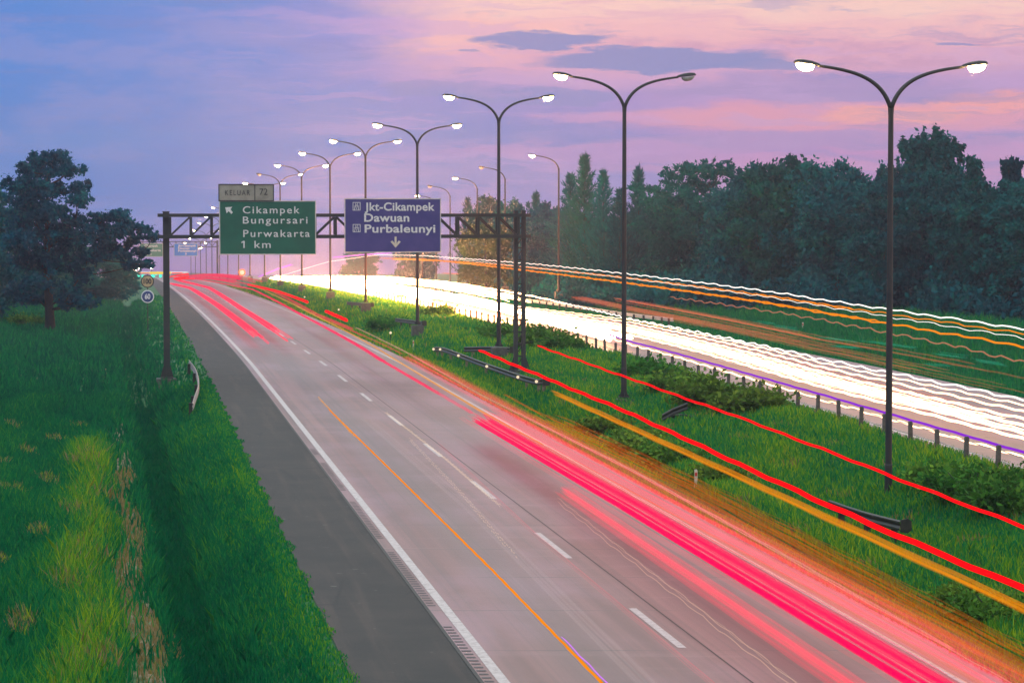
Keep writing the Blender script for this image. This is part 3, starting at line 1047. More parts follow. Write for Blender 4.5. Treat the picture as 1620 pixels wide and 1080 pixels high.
BUSH = [(1130, 650, 'bush_a', 1.25, 'broad olive shrub by the fence, right of the second lamp pole'),
        (1185, 655, 'bush_b', 1.05, 'rounded shrub ending the hedge row under the fence posts'),
        (1085, 628, 'bush_b', 1.1, 'shrub in the middle of the hedge, closest right of the second lamp pole'),
        (1035, 606, 'bush_a', 1.2, 'low shrub behind the second lamp pole'),
        (1490, 772, 'bush_a', .85, 'bright green shrub right of the nearest lamp pole'),
        (1540, 790, 'bush_b', .9, 'leafy green shrub below the fence near the right edge'),
        (1595, 812, 'bush_a', .95, 'green shrub at the right edge of the photo'),
        (1610, 775, 'bush_b', .7, 'small shrub tucked against the last fence post at right'),
        (850, 552, 'bush_a', 1.3, 'brown-lit shrub right of the gantry column'),
        (885, 556, 'bush_b', 1.0, 'smaller brown-lit shrub further right of the gantry column'),
        (800, 540, 'bush_b', 1.2, 'brown-lit shrub between the third lamp pole and the gantry column'),
        (690, 505, 'bush_a', 1.2, 'hazy shrub at the foot of the fourth lamp pole'),
        (612, 522, 'bush_b', 1.0, 'dark shrub left of the hazy short guard rail'),
        (645, 470, 'bush_a', 1.2, 'faint shrub close to the far end of the fence'),
        (960, 690, 'bush_b', .85, 'dark low shrub on the ditch bank left of the fallen rail'),
        (1010, 712, 'bush_a', .9, 'dark shrub hanging over the ditch beside the orange trail'),
        (1060, 735, 'bush_b', .8, 'dark shrub in the ditch above the white marker post'),
        (1130, 765, 'bush_a', .7, 'dark weeds in the ditch right of the white marker post'),
        (1585, 985, 'bush_b', .7, 'dark shrub in the ditch at the lower right edge'),
        (1530, 960, 'bush_a', .6, 'dark weeds in the ditch below the orange trail at right')]
for i, (px, py, key, s, lab) in enumerate(BUSH):
    u, Y = find(px, py)
    place(key, u, Y, s * .85, lab, 'shrub', 'shrubs in the median', s, i * 1.9)


# grass
def grass(name, n_, u0, u1, Y0, Y1, label, seed, tintf, hmul=1.0):
    rng = np.random.default_rng(seed)
    # more blades close to the bridge
    Y = Y0 * (Y1 / Y0) ** rng.random(n_)
    u = u0 + (u1 - u0) * rng.random(n_)
    patch = .5 + .5 * np.sin(u * 1.3 + np.sin(Y * .23) * 1.7) * np.sin(Y * .19 + u * .5)
    tint, hs, keep = tintf(u, Y, rng, patch)
    u, Y, tint, hs = u[keep], Y[keep], tint[keep], hs[keep]
    k = len(u)
    z = ground(u, Y)
    far = np.clip(Y / 55, .8, 3.0)
    h = hs * hmul * (.6 + .8 * rng.random(k)) * (far ** .35)
    w = (.012 + .014 * rng.random(k)) * far
    ang = rng.random(k) * math.pi
    lean_ = rng.normal(size=(k, 2)) * .22 * h[:, None]
    base = np.stack([u + K * Y, Y, z - .03], 1)
    sd_ = np.stack([np.cos(ang) * w, np.sin(ang) * w, 0 * w], 1)
    mid = base + np.stack([lean_[:, 0] * .3, lean_[:, 1] * .3, h * .6], 1)
    tip = base + np.stack([lean_[:, 0], lean_[:, 1], h], 1)
    q = np.stack([base - sd_, base + sd_, mid + sd_ * .7, tip, mid - sd_ * .7], 1).reshape(-1, 3)
    o = np_mesh(name, q, 5, M['grass'], np.clip(tint, 0, 1))
    tag(o, label, 'grass', kind='stuff')


def left_tint(u, Y, rng, patch):
    r_ = rng.random(len(u))
    u = skew(u, Y)
    t_ = .02 + .40 * r_ ** 1.6 + .16 * patch - .12 * np.clip((Y - 100) / 40, 0, 1)
    # yellow-green taller strip in the field, straw tufts, the bank
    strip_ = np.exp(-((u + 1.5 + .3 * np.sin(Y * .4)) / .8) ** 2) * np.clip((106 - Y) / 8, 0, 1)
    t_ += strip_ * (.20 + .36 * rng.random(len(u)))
    bank = (u > 2.2)
    t_ = np.where(bank, t_ + .14 * rng.random(len(u)) + .1 * (u > 3.2), t_)
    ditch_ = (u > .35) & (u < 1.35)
    t_ = np.where(ditch_, t_ * .6, t_)  # ditch shading put into the blade tint
    straw = (np.abs(u + .45 + .22 * np.sin(Y * .31)) < .48 + .26 * np.sin(Y * .57)) & (rng.random(len(u)) < .6) & (Y < 96)
    t_ = np.where(straw, .86 + .14 * rng.random(len(u)), t_)
    clump_ = (np.sin(Y * .61 + 1) * np.sin(u * 2.3 + Y * .2) > .72) & (u < -.9) & (Y < 110) & (rng.random(len(u)) < .5)
    t_ = np.where(clump_, .8 + .2 * rng.random(len(u)), t_)
    hs = np.where(straw, .11, .27 + .18 * patch + .22 * strip_)
    hs = np.where(bank, .17, hs)
    hs = np.where(ditch_, .26, hs)
    hs = np.where(u > 3.55, .1, hs)
    path = (np.abs(u + .42 + .15 * np.sin(Y * .31)) < .42) & (Y < 118)
    edge_ok = u < 3.86 + .13 * np.sin(Y * 1.7) * np.sin(Y * .63 + 1) + .06 * rng.random(len(u))
    keep = edge_ok & ~(path & ~straw & (rng.random(len(u)) < .88))
    return t_, hs, keep


grass('verge_grass', 300000, -9.5, 4.1, 42, 130, 'green grass on the left verge and its bank', 1, left_tint)
grass('field_grass', 60000, -26, 3.95, 130, 330, 'dim grass further up the left verge around the big tree', 2, left_tint)


def med_tint(u, Y, rng, patch):
    n_ = len(u)
    t_ = .22 + .44 * rng.random(n_) ** 1.1 + .2 * patch
    edge_ = np.exp(-((u - 15.6) / .7) ** 2)
    t_ += edge_ * .3 * rng.random(n_)  # orange trail light on the roadside grass put into the tint
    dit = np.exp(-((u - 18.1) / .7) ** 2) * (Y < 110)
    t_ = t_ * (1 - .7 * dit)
    dry = (np.sin(Y * .9 + u) * np.sin(u * 1.7) > .8) & (rng.random(n_) < .35)
    t_ = np.where(dry, .8 + .15 * rng.random(n_), t_)
    hs = .2 + .12 * patch - .1 * edge_ + .15 * dit
    return t_, hs, np.ones(n_, bool)


grass('median_grass', 230000, 15.15, 27.35, 42, 150, 'lush grass in the median between the carriageways', 3, med_tint)
grass('median_far_grass', 60000, 15.15, 27.35, 150, 420, 'hazy grass in the median beyond the gantry', 4, med_tint)


def verge_tint(u, Y, rng, patch):
    n_ = len(u)
    return .08 + .3 * rng.random(n_) + .15 * patch, .13 + .14 * patch + .25 * np.clip((u - 43) / 6, 0, 1), np.ones(n_, bool)


grass('far_verge_grass', 90000, 39.0, 62, 95, 330, 'dark grass between the far carriageway and the wood', 5, verge_tint, 1.3)


# ---------------------------------------------------------------- lamps
LH = 14.2            # height of the lamp heads


def arm_points(side, bow=1.0):
    base = Vector((0, 0, 12.75))
    tip = Vector((side * 2.35, 0, 14.1))
    pts = []
    p0, p1, p2, p3 = base, base + Vector((side * .28, 0, 1.0)), tip + Vector((-side * 1.15, 0, -.14)), tip
    for i in range(17):
        t_ = i / 16
        pts.append(p0 * (1 - t_) ** 3 + p1 * 3 * t_ * (1 - t_) ** 2 + p2 * 3 * t_ * t_ * (1 - t_) + p3 * t_ ** 3)
    return pts


def luminaire(root, side, lit, tip=Vector((2.35, 0, 14.1))):
    """flat cobra head: tapered housing above, glass bowl below (the bowl is its sub-part)"""
    hx = [(0, .055, .05), (.08, .09, .07), (.25, .15, .10), (.55, .17, .11), (.75, .14, .08), (.82, .06, .03)]
    mb_ = MB()
    vs, fs = [], []
    for (a, w, hgt) in hx:
        zc = 14.1 + a * .12
        for (yy_, zz_) in ((-w, 0), (-w * .8, hgt), (0, hgt * 1.25), (w * .8, hgt), (w, 0), (0, -.02)):
            vs.append((side * (2.3 + a), yy_, zc + zz_))
    k = 6
    for i in range(len(hx) - 1):
        for j in range(k):
            j2 = (j + 1) % k
            fs.append((i * k + j, i * k + j2, (i + 1) * k + j2, (i + 1) * k + j))
    fs += [tuple(range(k))[::-1], tuple((len(hx) - 1) * k + j for j in range(k))]
    mb_.add(vs, fs)
    hd = mb_.build('luminaire', M['steel'], root)
    mb_ = MB()
    vs, fs = [], []
    nl, nr = 10, 6
    for i in range(nr + 1):
        ph = math.pi / 2 * i / nr
        for j in range(nl):
            th = 2 * math.pi * j / nl
            a = .47 + .29 * math.cos(th) * math.cos(ph)
            vs.append((side * (2.3 + a), .15 * math.sin(th) * math.cos(ph), 14.1 + a * .12 - .03 - .2 * math.sin(ph)))
    for i in range(nr):
        for j in range(nl):
            j2 = (j + 1) % nl
            fs.append((i * nl + j, i * nl + j2, (i + 1) * nl + j2, (i + 1) * nl + j))
    fs.append(tuple(range(nl))[::-1])
    mb_.add(vs, fs)
    ln = mb_.build('lens', M['lamp'] if lit else M['lens_off'], hd, True)
    return hd


def base_parts(root):
    mb_ = MB()
    mb_.box((0, 0, -.1), (.8, .8, .7))
    mb_.box((0, 0, .265), (.7, .7, .03))
    mb_.build('footing', M['conc'], root)
    mb_ = MB()
    mb_.box((0, 0, .36), (.45, .45, .03))
    for a in (-1, 1):
        for b_ in (-1, 1):
            mb_.tube([(a * .17, b_ * .17, .36), (a * .17, b_ * .17, .47)], .02, 6)
    for a in range(4):
        c_, s_ = math.cos(a * math.pi / 2), math.sin(a * math.pi / 2)
        mb_.add([(c_ * .08, s_ * .08, .36), (c_ * .2, s_ * .2, .36), (c_ * .08, s_ * .08, .75),
                 (c_ * .08 - s_ * .02, s_ * .08 + c_ * .02, .36), (c_ * .2 - s_ * .02, s_ * .2 + c_ * .02, .36), (c_ * .08 - s_ * .02, s_ * .08 + c_ * .02, .75)],
                [(0, 1, 2), (5, 4, 3), (0, 3, 4, 1), (1, 4, 5, 2), (2, 5, 3, 0)])
    mb_.build('base_plate', M['steel'], root)


def pole_part(root):
    mb_ = MB()
    mb_.tube([(0, 0, .36), (0, 0, 1.6), (0, 0, 1.62), (0, 0, 7), (0, 0, 12.55), (0, 0, 12.8)], [.125, .125, .11, .1, .085, .1], 12)
    mb_.box((0, -.12, 1.0), (.11, .03, .34))
    mb_.build('pole', M['steel'], root)


GL = 'double-arm lamp posts down the median'
# px of the pole, y of the head level, size in px from foot to head, lit (left, right)
LAMPS = [(1410, 100, 715, 1, 1, 'nearest double-arm lamp post, behind the short guard rail at right'),
         (988, 118, 522, 1, 0, 'second double-arm lamp post with its right lamp out'),
         (789, 151, 405, 1, 1, 'third double-arm lamp post, left of the gantry column'),
         (660, 190, 324, 1, 1, 'fourth double-arm lamp post, rising behind the right half of the blue sign'),
         (578, 214, 262, 1, 1, 'fifth double-arm lamp post, rising behind the left end of the blue sign'),
         (522, 238, 224, 1, 1, 'sixth double-arm lamp post, between the green and the blue sign'),
         (477, 259, 194, 1, 1, 'seventh double-arm lamp post, above the right half of the green sign'),
         (443, 275, 171, 0, 1, 'eighth double-arm lamp post, its left lamp out, near the grey exit panel'),
         (418, 289, 152, 1, 1, 'ninth double-arm lamp post, its left lamp shining over the grey exit panel')]
for k, (px, top_, lab) in enumerate(((395, 302, 0), (377, 314, 0), (360, 328, 0), (347, 342, 0), (335, 352, 0), (326, 364, 0), (317, 376, 0), (309, 384, 0), (302, 392, 0))):
    LAMPS.append((px, top_, LH * F / (443 + 42 * k), 1, 1, 'far small double-arm lamp post in the thin row under the green sign'))
protos = {}
for (px, top_, s, l0, l1, lab) in LAMPS:
    Y = LH * F / s
    a, b_, c_ = ray(px, top_)
    u = a / b_ * Y - K * Y
    z = CAM_H + c_ / b_ * Y - LH
    z = max(min(z, gz(u, Y) + .6), gz(u, Y) - 1.0) if Y < 330 else z
    loc = (X(u, Y), Y, z)
    if (l0, l1) in protos:
        o = copy_tree(protos[(l0, l1)])
    else:
        o = bpy.data.objects.new('double_arm_lamp_post', None)
        C.objects.link(o)
        base_parts(o)
        pole_part(o)
        for side, lit in ((-1, l0), (1, l1)):
            mb_ = MB()
            mb_.tube(arm_points(side), [.075 - .03 * i / 16 for i in range(17)], 8)
            mb_.build('arm', M['steel'], o, True)
            luminaire(o, side, lit)
        protos[(l0, l1)] = o
    o.location = loc
    o.rotation_euler = (0, 0, R(8))
    tag(o, lab, 'lamp post', GL)
# keep the far feet on the ground
GS = 'single-arm lamp posts beyond the far carriageway'
SL = [(884, 245, 277, 1, 'nearest single-arm lamp post, lit, in front of the casuarinas'),
      (799, 264, 316, 0, 'unlit single-arm lamp post next to the third median lamp pole'),
      (755, 281, 341, 1, 'lit single-arm lamp post above the hazy trees right of the blue sign'),
      (712, 294, 370, 0, 'unlit single-arm lamp post close to the right edge of the blue sign'),
      (690, 309, 400, 1, 'lit single-arm lamp post peeping over the top of the blue sign'),
      (668, 320, 432, 0, 'far unlit single-arm lamp post hidden behind the blue sign')]
sp = {}
for (px, top_, Y, lit, lab) in SL:
    a, b_, c_ = ray(px, top_)
    u = a / b_ * Y - K * Y
    z = CAM_H + c_ / b_ * Y - LH
    if lit in sp:
        o = copy_tree(sp[lit])
    else:
        o = bpy.data.objects.new('single_arm_lamp_post', None)
        C.objects.link(o)
        base_parts(o)
        pole_part(o)
        mb_ = MB()
        mb_.tube(arm_points(-1), [.075 - .03 * i / 16 for i in range(17)], 8)
        mb_.build('arm', M['steel'], o, True)
        luminaire(o, -1, lit)
        sp[lit] = o
    o.location = (X(u, Y), Y, z)
    o.rotation_euler = (0, 0, R(8))
    tag(o, lab, 'lamp post', GS)


# ---------------------------------------------------------------- lettering
def text(root, string, x0, x1, zb, cap, y, m_, name='lettering', spacing=1.0, bold=0.0):
    cu = bpy.data.curves.new(name, 'FONT')
    cu.body = string
    cu.space_character = spacing
    cu.extrude = .012
    cu.offset = bold
    cu.resolution_u = 4
    tmp = bpy.data.objects.new('text_tmp', cu)
    C.objects.link(tmp)
    bpy.context.view_layer.update()
    dg = bpy.context.evaluated_depsgraph_get()
    me_ = bpy.data.meshes.new_from_object(tmp.evaluated_get(dg))
    bpy.data.objects.remove(tmp)
    me_.name = name
    co = np.empty(len(me_.vertices) * 3, np.float32)
    me_.vertices.foreach_get('co', co)
    co = co.reshape(-1, 3)
    sx = (x1 - x0) / (co[:, 0].max() - co[:, 0].min())
    sz = cap / .69
    out = np.stack([x0 + (co[:, 0] - co[:, 0].min()) * sx, y - co[:, 2], zb + co[:, 1] * sz], 1)
    me_.vertices.foreach_set('co', out.astype(np.float32).ravel())
    me_.materials.clear()
    me_.materials.append(m_)
    me_.update()
    return link(name, me_, root)


# ---------------------------------------------------------------- gantry
GY, GU = 137.0, 1.9
ROT = math.atan(-K)
gbase = pt(GU, GY, 0)
gb = float(gbase.z)
gan = thing('sign_gantry', (gbase.x, gbase.y, 0), 'dark steel truss gantry spanning the near carriageway', 'gantry', rz=ROT)


def gx(px):
    """photo x -> metres along the gantry"""
    lo, hi = -5.0, 30.0
    for _ in range(40):
        mdl = (lo + hi) / 2
        wx = gbase.x + mdl * math.cos(ROT)
        wy = gbase.y + mdl * math.sin(ROT)
        if 810 + F * wx / (wy + .3) < px:
            lo = mdl
        else:
            hi = mdl
    return (lo + hi) / 2


def gzz(py, x):
    Y = gbase.y + x * math.sin(ROT)
    b_, c_ = ray(810, py)[1:]
    return CAM_H + c_ / b_ * Y


XR = gx(822)
ZT, ZB = 7.86, 6.78
mb = MB()
mb.box((0, -.02, (gb + 8.02) / 2 + .2), (.32, .32, 8.02 - gb - .4))
mb.box((0, -.02, 8.04), (.36, .36, .04))
mb.build('left_column', M['gantry'], gan)
mb = MB()
mb.box((0, -.02, gb + .12), (1.05, 1.05, .5))
mb.build('left_footing', M['conc'], gan)
mb = MB()
mb.box((0, -.02, gb + .4), (.62, .62, .06))
for a in (-1, 1):
    mb.prism([(0, 0), (.17, 0), (.02, .55), (0, .55)], (a * .16, -.04, gb + .43), (a, 0, 0), (0, 0, 1), .03)
    mb.prism([(0, 0), (.17, 0), (.02, .55), (0, .55)], (-.015, -.02 + a * .16, gb + .43), (0, a, 0), (0, 0, 1), .03)
mb.build('left_base_plate', M['gantry'], gan)
rb = gz(GU + 1.01 * XR, gbase.y + XR * math.sin(ROT))
mb = MB()
for k, dx_ in enumerate((-.2, .2)):
    mb.box((XR + dx_, 0, (rb + 8.1) / 2), (.2, .3, 8.1 - rb))
zz = rb + .6
while zz < 7.6:
    mb.bar((XR - .1, .02, zz), (XR + .1, .02, zz + .28), .05)
    mb.box((XR, .02, zz + .42), (.2, .08, .08))
    zz += .62
mb.build('right_column', M['gantry'], gan)
mb = MB()
mb.box((XR, 0, rb + .05), (1.3, 1.0, .4))
mb.build('right_footing', M['conc'], gan)
mb = MB()
for a in (-1, 1):
    mb.prism([(0, 0), (.28, 0), (.03, .7), (0, .7)], (XR + a * .3, -.03, rb + .25), (a, 0, 0), (0, 0, 1), .05)
mb.box((XR, 0, rb + .28), (1.0, .8, .05))
mb.build('right_base_plate', M['gantry'], gan)
xe0, xe1 = -.42, XR + .5
for nm, zc in (('top_chord', ZT), ('bottom_chord', ZB)):
    mb = MB()
    for yy_ in (-.42, .42):
        mb.box(((xe0 + xe1) / 2, yy_, zc), (xe1 - xe0, .16, .17))
    for i in range(10):
        xx = xe0 + .1 + (xe1 - xe0 - .2) * i / 9
        mb.box((xx, 0, zc), (.09, .66, .09))
    mb.build(nm, M['gantry'], gan)
mb = MB()
npan = 17
pitch_ = (XR - .3) / npan
for i in range(npan + 1):
    xx = .2 + pitch_ * i
    for yy_ in (-.42, .42):
        mb.box((xx, yy_, (ZT + ZB) / 2), (.12, .09, ZT - ZB - .19))
        if i < npan:
            if i < npan // 2:
                mb.bar((xx + .06, yy_ + .002, ZB + .1), (xx + pitch_ - .06, yy_ + .002, ZT - .1), .1, .08)
            else:
                mb.bar((xx + .06, yy_ + .002, ZT - .1), (xx + pitch_ - .06, yy_ + .002, ZB + .1), .1, .08)
mb.build('web_bracing', M['gantry'], gan)


def sign_panel(name, label, px0, px1, py0, py1, face, bracket=True, y0=-.70, edge='edge'):
    x0_, x1_ = gx(px0), gx(px1)
    xm = (x0_ + x1_) / 2
    z1_, z0_ = gzz(py0, xm), gzz(py1, xm)
    root = thing(name, (gbase.x + x0_ * math.cos(ROT), gbase.y + x0_ * math.sin(ROT), z0_), label, 'road sign', rz=ROT)
    w, h = x1_ - x0_, z1_ - z0_
    mb_ = MB()
    mb_.box((w / 2, y0, h / 2), (w, .05, h))
    mb_.build('panel', M[face], root)
    mb_ = MB()
    e_ = .05
    for (cx, cz, sx, sz) in ((w / 2, -e_ / 2, w + 2 * e_, e_), (w / 2, h + e_ / 2, w + 2 * e_, e_), (-e_ / 2, h / 2, e_, h), (w + e_ / 2, h / 2, e_, h)):
        mb_.box((cx, y0, cz), (sx, .075, sz))
    mb_.build('frame', M[edge], root)
    if bracket:
        mb_ = MB()
        for k in range(4):
            xx = w * (.12 + .76 * k / 3)
            mb_.box((xx, y0 + .11, h / 2), (.1, .13, h * .96))
        mb_.build('bracket', M['gantry'], root)
    return root, w, h, (lambda px: (px - px0) / (px1 - px0) * w), (lambda py: (py1 - py) / (py1 - py0) * h), y0 - .03


gs, w, h, fx, fz, yf = sign_panel('direction_sign', 'large green exit direction sign hanging on the gantry', 349, 498, 319, 401, 'green')
kx = w / 149
for (st, a0, a1, zb) in (('Cikampek', 384.5, 473.6, 337.5), ('Bungursari', 384.5, 486, 353.5), ('Purwakarta', 385, 489.6, 374.5), ('1 km', 385, 428, 391.8)):
    text(gs, st, fx(a0), fx(a1), fz(zb), 11.0 * kx, yf, M['letter'], spacing=1.22, bold=.006)
mb = MB()
# the flag of the figure one
mb.bar((fx(385.2) + .02, yf, fz(391.8) + 10.6 * kx), (fx(385.2) - .1, yf, fz(391.8) + 8.2 * kx), .02, .06)
mb.build('lettering', M['letter'], gs)
mb = MB()
# arrow pointing up and to the left
pts = [(0, 0), (.42, -.02), (.31, .1), (.45, .27), (.36, .36), (.2, .2), (.08, .32)]
mb.prism([(p[0], -p[1]) for p in pts][::-1], (fx(357), yf + .012, fz(328)), (.85, 0, 0), (0, 0, .95), .02)
mb.build('arrow', M['letter'], gs)

es, w, h, fx, fz, yf = sign_panel('exit_number_panel', 'small grey panel above the green sign reading KELUAR 72', 348, 432, 293, 317, 'greyp', y0=-.72, edge='black')
kx = w / 84
text(es, 'KELUAR', fx(357), fx(396), fz(309), 8 * kx, yf, M['black'], spacing=1.35)
text(es, '72', fx(411), fx(423.5), fz(308.5), 10 * kx, yf, M['black'])
mb = MB()
mb.box((fx(403.5), yf, h / 2), (.045, .02, h))
mb.build('divider', M['black'], es)

bs, w, h, fx, fz, yf = sign_panel('direction_sign', 'large blue motorway direction sign hanging on the gantry', 545.5, 694, 315.5, 397.5, 'blue')
kx = w / 148.5
for (st, a0, a1, zb) in (('Jkt-Cikampek', 575.7, 685.5, 333), ('Dawuan', 574.8, 645.5, 350.3), ('Purbaleunyi', 575.5, 686.5, 367.5)):
    text(bs, st, fx(a0), fx(a1), fz(zb), 12.2 * kx, yf, M['letter'], spacing=1.05, bold=.022)
for (z0_, z1_) in ((333, 320), (367, 354.5)):
    x0_, x1_ = fx(557), fx(569)
    q = x1_ - x0_
    zb, hh = fz(z0_), fz(z1_) - fz(z0_)
    mb = MB()
    for (cx, cz, sx, sz) in ((q / 2, .015, q, .03), (q / 2, hh - .015, q, .03), (.015, hh / 2, .03, hh - .06), (q - .015, hh / 2, .03, hh - .06)):
        mb.box((x0_ + cx, yf, zb + cz), (sx, .02, sz))
    mb.prism([(.18, .06), (.27, .06), (.43, .94), (.38, .94)], (x0_, yf + .01, zb), (q, 0, 0), (0, 0, hh), .02)
    mb.prism([(.73, .06), (.82, .06), (.62, .94), (.57, .94)], (x0_, yf + .01, zb), (q, 0, 0), (0, 0, hh), .02)
    mb.box((x0_ + q / 2, yf, zb + hh * .25), (.03, .02, hh * .2))
    mb.box((x0_ + q / 2, yf, zb + hh * .65), (.025, .02, hh * .18))
    mb.box((x0_ + q / 2, yf - .002, zb + hh * .5), (q * .62, .02, hh * .07))
    mb.build('motorway_symbol', M['letter'], bs)
mb = MB()
pts = [(0, 0), (-.26, .3), (-.16, .36), (-.05, .22), (-.05, .56), (.05, .56), (.05, .22), (.16, .36), (.26, .3)]
mb.prism(pts, (fx(624), yf + .01, fz(391.5)), (1, 0, 0), (0, 0, 1.0), .02)
mb.build('arrow', M['cream'], bs)

# far gantry with two signs
FY = 620.0
fg = thing('sign_gantry', (X(-1.0, FY), FY, float(prof(FY)) - .6), 'distant hazy sign gantry low under the near gantry beam', 'gantry', rz=ROT)
mb = MB()
mb.box((0, 0, 4.6), (.4, .4, 9.2))
mb.box((21.2, 0, 4.6), (.4, .4, 9.2))
mb.build('column', M['gantry'], fg)
mb = MB()
for zc in (7.7, 8.9):
    for yy_ in (-.4, .4):
        mb.box((10.6, yy_, zc), (21.6, .16, .18))
for i in range(14):
    xx = .5 + i * 1.5
    mb.bar((xx, -.4, 7.8), (xx + .75, -.4, 8.85), .12)
    mb.bar((xx + .75, -.4, 8.85), (xx + 1.5, -.4, 7.8), .12)
mb.build('truss', M['gantry'], fg)


def far_sign(label, px0, px1, py0, py1, face, lines):
    a, b_, c_ = ray(px0, py1)
    Y = FY + 0.5
    k_ = Y / F
    root = thing('direction_sign', (a / b_ * Y, Y - 1.2, CAM_H + c_ / b_ * Y), label, 'road sign', rz=ROT)
    w, h = (px1 - px0) * k_, (py1 - py0) * k_
    mb_ = MB()
    mb_.box((w / 2, 0, h / 2), (w, .08, h))
    mb_.build('panel', M[face], root)
    mb_ = MB()
    for (cx, cz, sx, sz) in ((w / 2, -.06, w + .24, .12), (w / 2, h + .06, w + .24, .12), (-.06, h / 2, .12, h), (w + .06, h / 2, .12, h)):
        mb_.box((cx, 0, cz), (sx, .1, sz))
    mb_.build('frame', M['edge'], root)
    for (st, f0, f1, fzz, cap) in lines:
        text(root, st, w * f0, w * f1, h * fzz, h * cap, -.06, M['letter'], bold=.03)
    mb_ = MB()
    mb_.prism([(0, 0), (-.4, .45), (-.1, .35), (-.1, .7), (.1, .7), (.1, .35), (.4, .45)], (w * .5, -.04, h * .05), (.6, 0, 0), (0, 0, .9), .03)
    if face == 'bluefar':
        mb_.build('arrow', M['letter'], root)
    return root


far_sign('distant small blue direction sign seen right of the left gantry column', 277, 313, 385.5, 404.5, 'bluefar',
         [('Jkt-Cikampek', .16, .95, .76, .16), ('Dawuan', .16, .66, .54, .16), ('Purbaleunyi', .16, .95, .33, .16)])
far_sign('distant small green direction sign half hidden left of the left gantry column', 223, 258, 385.5, 405.5, 'greenfar',
         [('Cikampek', .2, .8, .76, .16), ('Purwakarta', .14, .92, .40, .17), ('500 m', .14, .5, .12, .17)])


# ---------------------------------------------------------------- round speed signs
u, Y = find(234, 526)
sg = thing('speed_sign', pt(u, Y, 0), 'thin pole with a faded round 100 sign above a blue round 60 sign', 'road sign', rz=ROT * .3)
kk = Y / F
zt = CAM_H + ray(234, 434)[2] / ray(234, 434)[1] * Y - pt(u, Y, 0).z
mb = MB()
mb.tube([(0, 0, -.3), (0, 0, zt)], .035, 8)
mb.build('pole', M['steel'], sg)


def disc(mb_, x, y, z, r_, th, seg=28):
    vs = [(x + r_ * math.cos(2 * math.pi * i / seg), y, z + r_ * math.sin(2 * math.pi * i / seg)) for i in range(seg)]
    vs += [(p[0], y + th, p[2]) for p in vs[:seg]]
    fs = [tuple(range(seg)), tuple(range(seg, 2 * seg))[::-1]] + [(i, i + seg, (i + 1) % seg + seg, (i + 1) % seg) for i in range(seg)]
    mb_.add(vs, fs)


for (py, st, rim, face, txt, lab) in ((445, '100', 'black', 'tan', 'black', 'sun-faded tan disc reading 100'), (469, '60', 'white', 'navy', 'white', 'blue disc with white rim reading 60')):
    zc = CAM_H + ray(234, py)[2] / ray(234, py)[1] * Y - pt(u, Y, 0).z
    r_ = 10.3 * kk
    mb = MB()
    disc(mb, 0, -.07, zc, r_, .02)
    o = mb.build('sign_disc', M[rim], sg)
    o['label'] = lab
    mb = MB()
    disc(mb, 0, -.078, zc, r_ * .84, .006)
    mb.build('sign_face', M[face], o)
    wd = r_ * (1.2 if st == '100' else .85)
    text(o, st, -wd / 2, wd / 2, zc - r_ * .36, r_ * .76, -.09, M[txt], bold=.03)


# ---------------------------------------------------------------- guard rails
def wprof():
    o = [(0, .30), (.05, .27), (.05, .22), (0, .16), (0, .14), (.05, .08), (.05, .03), (0, 0)]
    i = [(-.012 + a, b_) for a, b_ in o][::-1]
    return o + i


def smooth_line(pts, n_=8):
    pts = [Vector(p) for p in pts]
    if len(pts) < 3:
        return [pts[0].lerp(pts[-1], i / n_) for i in range(n_ + 1)]
    out = []
    for i in range(len(pts) - 1):
        p0, p1, p2, p3 = pts[max(i - 1, 0)], pts[i], pts[i + 1], pts[min(i + 2, len(pts) - 1)]
        for k in range(n_):
            t_ = k / n_
            out.append(.5 * ((2 * p1) + (p2 - p0) * t_ + (2 * p0 - 5 * p1 + 4 * p2 - p3) * t_ ** 2 + (3 * p1 - p0 - 3 * p2 + p3) * t_ ** 3))
    out.append(pts[-1])
    return out


